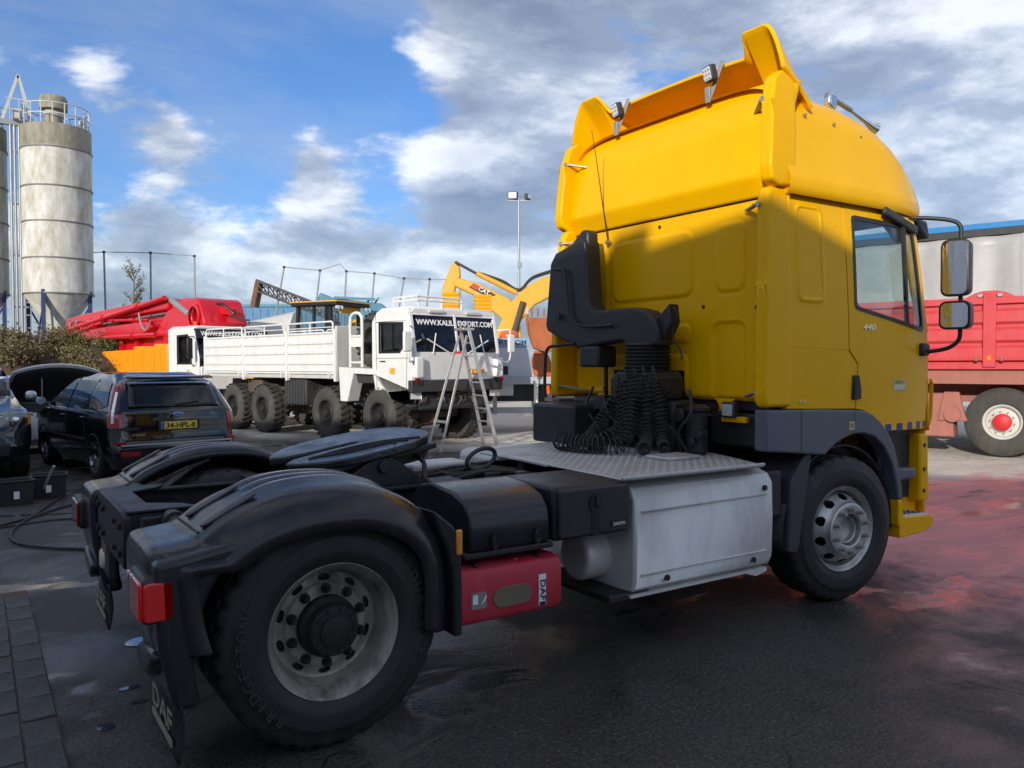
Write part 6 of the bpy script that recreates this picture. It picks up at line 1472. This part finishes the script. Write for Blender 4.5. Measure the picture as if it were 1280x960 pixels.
def curtain_trailer():
    P = thing('curtain_trailer', 'grey curtain-sided trailer with blue top rail behind the red tipper', 'trailer', (9.9+2.6*cos(RAD(18)), 2.5+2.6*sin(RAD(18)), 0), RAD(-72)); P.scale = (1, 1, 1.03)
    for s in (0, 1):
        y = .02 if s == 0 else 2.5; sg = -1 if s == 0 else 1
        def cur(u, v):
            x = -8+12*u
            fold = .030*sin(x*5.2+.9*sin(x*1.7)+v*1.5)*sin(pi*v)**.5+.014*sin(x*9.1-v*5)*v+.03*math.exp(-((x-.12)/.05)**2)-.05*math.exp(-((x-.20)/.03)**2)+.012*sin(x*13+v*3)*(1-v)
            return (x, y+sg*fold, 1.15+3.02*v)
        MB().grid(cur, 300, 14).build('curtain', 'curtain', P, solid=.006, angle=80)
        MB().box(-8, 4, min(y, y+sg*.05), max(y, y+sg*.05), 4.15, 4.28).build('curtain_rail', 'dark_steel', P)
        MB().box(-8, 4, min(y, y+sg*.06), max(y, y+sg*.06), 4.28, 4.40).build('top_rail', 'curtain_blue', P, bevel=.01)
        for i in range(10): MB().bar((-7.5+1.2*i, y+sg*.04, .95), (-7.5+1.2*i, y+sg*.04, 1.3), .05, .01).build('strap', 'letter_black', P)
    MB().box(-8, 4, .0, 2.52, 4.30, 4.38).build('roof', 'white_old', P)
    MB().box(-8, 4, .02, 2.5, .95, 1.15).build('bed', 'dark_steel', P)
    MB().box(-8.05, -8, 0, 2.5, 1.0, 4.35).build('rear_door', 'white_old', P); MB().box(4, 4.05, 0, 2.5, 1.0, 4.35).build('bulkhead', 'white_old', P)
    for x in (-7, -5.7, -4.4):
        for yy, s in ((.1, -1), (2.42, 1)): lug_wheel(P, x, yy, .54, s, mesh=PT, rim=PR)
    for yy in (.5, 2.0): MB().box(2.0, 2.15, yy-.08, yy+.08, 0, 1.0).build('landing_leg', 'dark_steel', P)
curtain_trailer()
# ------------------------------------------------------------------ silos on the bank
def silo(x, y, label):
    P = thing('cement_silo', label, 'silo', (x, y, 0), 0, 'cement silos on the bank')
    r = 1.55
    MB().lathe([(r, 5.15), (r, 12.2)], (0, 0, 0), 'z', 48).build('shell', 'silo_paint', P)
    MB().lathe([(r, 12.2), (r, 13.25), (r-.1, 13.3), (.6, 13.45), (.001, 13.5)], (0, 0, 0), 'z', 48).build('crown', 'silo_top', P)
    for z in (5.15, 6.85, 8.6, 10.3, 12.15): MB().lathe([(r, z-.035), (r+.04, z-.03), (r+.04, z+.03), (r, z+.035)], (0, 0, 0), 'z', 48).build('band', 'silo_band', P)
    MB().lathe([(r, 5.15), (.25, 3.0), (.25, 2.7)], (0, 0, 0), 'z', 40).build('cone', 'silo_paint', P)
    MB().lathe([(.42, 13.4), (.42, 14.2), (.62, 14.22), (.64, 14.7), (.55, 14.88), (.001, 14.95)], (-.1, 0, 0), 'z', 28).build('filter_cap', 'silo_top', P)
    MB().lathe([(.44, 13.9), (.46, 14.0), (.44, 14.1)], (-.1, 0, 0), 'z', 28).build('filter_ring', 'silo_paint', P)
    for i in range(4):
        a = pi/4+i*pi/2+.25; c, s = cos(a), sin(a)
        lg = MB().bar((1.5*c, 1.5*s, 0), (1.5*c, 1.5*s, 5.3), .18, .18).build('leg', 'silo_leg', P)
        b = a+pi/2; MB().bar((1.5*c, 1.5*s, .6), (1.5*cos(b), 1.5*sin(b), 4.6), .07).build('brace', 'silo_leg', lg)
    n = 18; rg = r-.08
    for z in (13.75, 14.25): MB().tube([(rg*cos(2*pi*i/40), rg*sin(2*pi*i/40), z) for i in range(40)], .03, 6, closed=True).build('guard_ring', 'white_old', P)
    for i in range(n): MB().cyl((rg*cos(2*pi*i/n), rg*sin(2*pi*i/n), 13.25), (rg*cos(2*pi*i/n), rg*sin(2*pi*i/n), 14.25), .025, n=6).build('guard_post', 'white_old', P)
    MB().box(.9, 1.2, -.9, -.6, 13.3, 13.7).build('vent', 'galvanised', P, bevel=.05)
    return P
silo(-1.47, 41.4, 'weathered white cement silo beside the ladder tower'); silo(-5.05, 43.0, 'weathered white cement silo on the far side of the ladder tower')
def tower():
    P = thing('ladder_tower', 'grey pipes and caged ladder rising between the two silos', 'tower', (-3.10, 41.6, 0)); P.scale = (.55, 1, 1)
    for x in (-.55, -.25, .1): MB().cyl((x, 0, 0), (x, 0, 13.4), .12, n=10).build('pipe', 'galvanised', P)
    for x in (.35, .75): MB().bar((x, -.2, 0), (x, -.2, 13.4), .09).build('ladder_rail', 'galvanised', P)
    for i in range(20): MB().bar((.35, -.2, 1+.62*i), (.75, -.2, 1+.62*i), .06).build('rung', 'galvanised', P)
    for z in (4.5, 7, 9.5, 12): MB().bar((-.7, 0, z), (.9, 0, z), .08).build('clamp', 'galvanised', P)
    for a, b in (((-1.2, 0, 13.4), (.1, 0, 15.7)), ((.1, 0, 15.7), (1.1, 0, 13.6))): MB().bar(a, b, .22).build('gantry_beam', 'white_old', P)
    MB().bar((-1.6, 0, 13.4), (1.2, 0, 13.4), .25).build('gantry_base', 'galvanised', P)
    for x in (-.6, .1, .7):
        MB().cyl((x, -.6, 13.4), (x, -.6, 14.4), .03, n=6).build('guard_post', 'white_old', P)
    for z in (13.9, 14.4): MB().bar((-.9, -.6, z), (1.1, -.6, z), .05).build('guard_rail', 'white_old', P)
    MB().box(-.4, .2, -.5, 0, 13.5, 14.0).build('control_box', 'white_old', P, bevel=.05)
tower()
# earth bank with scrub
def bank():
    def h(x, y):
        d = (y-24.5-.12*(x+20)*0); t = sm(0, 5.5, d)
        k = sm(3.4, -1.2, x+.10*(y-25))
        return 2.35*t*k+.25*sin(x*1.3+y*.7)*t*k+.12*sin(x*4.1+y*3.3)*t*k-.05
    m = MB().grid(lambda u, v: (-46+52*u, 24+36*v, h(-46+52*u, 24+36*v)), 150, 90); o = m.build('earth_bank', 'earth', angle=70); struct(o)
    return h
bh = bank()
def leafcard(m, p, s, rnd):
    a = rnd.uniform(0, 2*pi); b = rnd.uniform(-1.2, 1.2); u = Vector((cos(a)*cos(b), sin(a)*cos(b), sin(b))); w = u.orthogonal().normalized(); w.rotate(Matrix.Rotation(rnd.uniform(0, pi*2), 3, u))
    n = u.cross(w)*s*.12
    m.add([p-u*s*.5, p+w*s*.22+n, p+u*s*.5, p-w*s*.22+n], [(0, 1, 2, 3)])
STM = MB(); LFM = {'leaf_a': MB(), 'leaf_b': MB(), 'leaf_dry': MB()}
def shrub(x, y, hgt, rad, seed, label, lm):
    rnd = random.Random(seed); z0 = bh(x, y)-.1
    st = STM; lf = LFM[lm]; O = Vector((x, y, z0))
    for i in range(11):
        a = rnd.uniform(0, 2*pi); l = hgt*rnd.uniform(.55, 1.05); o = rad*rnd.uniform(.3, 1.0)
        pts = spline([O, O+Vector((o*.3*cos(a), o*.3*sin(a), l*.5)), O+Vector((o*cos(a), o*sin(a), l))], 5); st.tube(pts, [.022*(1-.8*k/len(pts)) for k in range(len(pts))], 5)
        for k in range(55):
            q = pts[rnd.randint(4, len(pts)-1)]; leafcard(lf, q+Vector((rnd.gauss(0, .16), rnd.gauss(0, .16), rnd.gauss(0, .14))), rnd.uniform(.07, .15), rnd)
sr = random.Random(5)
LB = ['low green shrub on the earth bank below the silos', 'low olive shrub on the earth bank below the silos', 'dry brown shrub on the earth bank below the silos']
for i in range(34):
    x = sr.uniform(-6.5, -.4); y = sr.uniform(27.2, 31.5); k = sr.choice((0, 0, 1, 1, 2))
    shrub(x, y, sr.uniform(.5, 1.0), sr.uniform(.4, .8), i, LB[k], ('leaf_a', 'leaf_b', 'leaf_dry')[k])
scrub = STM.build('scrub', 'bark'); struct(scrub, 'stuff')
for k_, q_ in LFM.items(): struct(q_.build('foliage', k_, scrub, angle=None), 'stuff')
# thin young tree
def young_tree():
    rnd = random.Random(8); P = thing('young_tree', 'thin young tree with sparse leaves rising behind the red boom', 'tree', (1.3, 37.0, 0))
    st = MB(); lf = MB(); tr = spline([(0, 0, 0), (.05, 0, 2.0), (-.05, .05, 4.2), (.0, 0, 5.7)], 6); st.tube(tr, [.07*(1-.8*k/len(tr)) for k in range(len(tr))], 6)
    for i in range(16):
        b = tr[rnd.randint(10, len(tr)-1)]; a = rnd.uniform(0, 2*pi); l = rnd.uniform(.5, 1.1); e = b+Vector((cos(a)*l*.5, sin(a)*l*.5, l*.8)); st.tube([b, (b+e)/2+Vector((0, 0, -.05)), e], [.02, .015, .006], 5)
        for k in range(46): leafcard(lf, b.lerp(e, rnd.uniform(.3, 1.05))+Vector((rnd.gauss(0, .07), rnd.gauss(0, .07), rnd.gauss(0, .07))), rnd.uniform(.07, .14), rnd)
    st.build('trunk', 'bark', P); lf.build('crown', 'leaf_b', P, angle=None)
young_tree()
# tall catch-fence posts, each with its own lean, and the top wire
tops = [(-1.13, 47.1, 7.83, -1.0, 46.9), (1.09, 45.62, 7.95, 1.17, 45.5), (3.25, 44.18, 7.90, 3.2, 44.1), (5.28, 42.81, 7.71, 5.24, 42.8), (9.43, 40.03, 7.08, 8.3, 40.6), (11.09, 38.91, 6.89, 10.3, 39.2), (12.31, 38.09, 6.84, 11.9, 38.2), (13.61, 37.22, 6.71, 13.0, 37.4), (14.98, 36.30, 6.43, 13.9, 36.7), (16.16, 35.50, 6.38, 15.5, 35.7), (17.6, 34.5, 6.34, 17.2, 34.7)]
PL = ['thin grey fence post standing in front of the weathered silo', 'upright grey fence post between the silo and the young tree', 'upright grey fence post beside the young tree above the red boom', 'upright grey fence post above the red turret',
      'leaning grey fence post crossing in front of the dark conveyor', 'leaning grey fence post above the wheel loader roof', 'leaning grey fence post at the kink of the wire over the teal boom', 'leaning grey fence post above the end of the teal boom', 'leaning grey fence post above the roof rack of the white cab', 'leaning grey fence post next to the tip of the digger arm', 'grey fence post hidden behind the tip of the digger arm']
for i, (x, y, z, bx_, by) in enumerate(tops):
    up_t = i < 4
    P = thing('fence_post', PL[i], 'post', (bx_, by, 0), 0, 'tall catch-fence posts')
    MB().tube([(0, 0, 0), (x-bx_, y-by, z)], [.065, .05], 8).build('pole', 'pole_grey', P); MB().cyl((x-bx_, y-by, z-.06), (x-bx_, y-by, z+.06), .08, n=8).build('cap', 'dark_steel', P)
tag(MB().tube([p[:3] for p in tops[:4]], .025, 5).build('fence_wire', 'pole_grey'), 'thin top wire joining the upright fence posts', 'wire')
w_ = [p[:3] for p in tops[4:]]; w_.insert(2, (12.02, 38.29, 7.25))
tag(MB().tube(w_, .025, 5).build('fence_wire', 'pole_grey'), 'thin kinked top wire joining the leaning fence posts', 'wire')
# flood light mast
def mast():
    P = thing('floodlight_mast', 'slim grey mast with two floodlights rising behind the white cab', 'lamp', (20.35, 32.8, 0))
    MB().tube([(0, 0, 0), (0, 0, 5), (0, 0, 10.9)], [.11, .08, .055], 10).build('pole', 'galvanised', P)
    MB().bar((-.5, .3, 10.75), (.5, -.3, 10.75), .06).build('cross_arm', 'galvanised', P)
    for dx, dy, rz, m in ((-.28, .16, 3.9, 1), (.42, -.25, 5.3, .75)):
        hd = MB().box(-.12, .12, -.27*m, .27*m, 0, .42*m).xf(lambda v: Matrix.Rotation(rz, 3, 'Z') @ v+Vector((dx, dy, 10.8))).build('floodlight', 'dark_steel', P, bevel=.03)
        MB().box(.12, .14, -.22*m, .22*m, .05, .37*m).xf(lambda v: Matrix.Rotation(rz, 3, 'Z') @ v+Vector((dx, dy, 10.8))).build('lens', 'lamp_glass', hd)
    MB().cyl((0, -.1, 7.0), (0, -.1, 7.3), .10, n=8).build('junction_box', 'galvanised', P)
mast()
# conveyor, teal boom and blue shed on the skyline
def conveyor():
    P = thing('conveyor', 'dark lattice conveyor slanting up behind the wheel loader', 'conveyor', (10.6, 39.2, 0), RAD(146))
    A = Vector((-1.5, 0, 4.0)); B = Vector((2.9, 0, 5.75))
    for y in (-.35, .35):
        for dz in (0, .55): MB().bar(A+Vector((0, y, dz)), B+Vector((0, y, dz)), .09).build('chord', 'dark_steel', P)
        for i in range(9):
            a = A.lerp(B, i/9); b = A.lerp(B, (i+1)/9); MB().bar(a+Vector((0, y, 0)), b+Vector((0, y, .55)), .06).build('lattice', 'dark_steel', P); MB().bar(a+Vector((0, y, .55)), a+Vector((0, y, 0)), .06).build('lattice', 'dark_steel', P)
    MB().bar(A+Vector((0, 0, .62)), B+Vector((0, 0, .62)), .7, .05).build('belt', 'letter_black', P)
    MB().bar(B+Vector((-.1, 0, .5)), B+Vector((.2, 0, -.9)), .8, .25).build('chute', 'rust_brown', P)
    MB().bar((-1.5, 0, 0), A, .3).build('support', 'dark_steel', P); MB().bar((0, .4, 0), (.5, .4, 4.8), .15).build('support', 'dark_steel', P)
conveyor()
def teal():
    P = thing('teal_crane', 'teal crane boom lying level behind the spare wheel', 'crane', (10.4, 33.3, 0), RAD(-34))
    MB().prism([(-1.5, 4.85), (-1.3, 5.2), (-.7, 4.95), (1.7, 4.65), (2.0, 4.4), (1.8, 4.2), (-.7, 4.55), (-1.4, 4.5)], 'y', -.2, .2).build('boom', 'teal_paint', P, bevel=.04)
    MB().bar((-.6, -.25, 4.95), (1.4, -.25, 4.85), .12).build('ram', 'teal_paint', P)
    for x in (.9, 1.3): MB().bar((x, 0, 4.6), (x+.25, 0, 4.95), .08).build('rib', 'teal_paint', P)
    MB().box(.2, 2.4, -.9, .9, .9, 2.4).build('base', 'teal_paint', P, bevel=.1); MB().bar((1.4, 0, 2.2), (.9, 0, 4.5), .5).build('column', 'teal_paint', P)
    for x in (.5, 2.1):
        for s in (-1, 1): lug_wheel(P, x, s*.9, .54, s, mesh=PT, rim=PR)
teal()
def shed():
    P = thing('blue_shed', 'long blue profiled metal shed on the skyline behind the pump truck', 'building', (17, 76.5, 0), RAD(-33.7))
    MB().box(-4.5, 12, 0, 14, 0, 7.3).build('wall', 'shed_blue', P)
    m = MB()
    for i in range(22): MB().box(-4.4+.75*i, -4.1+.75*i, -.06, 0, .2, 7.1).build('profile_rib', 'shed_blue', P)
    MB().box(-4.6, 12.1, -.15, 14.1, 7.3, 7.55).build('roof_edge', 'teal_paint', P)
shed()
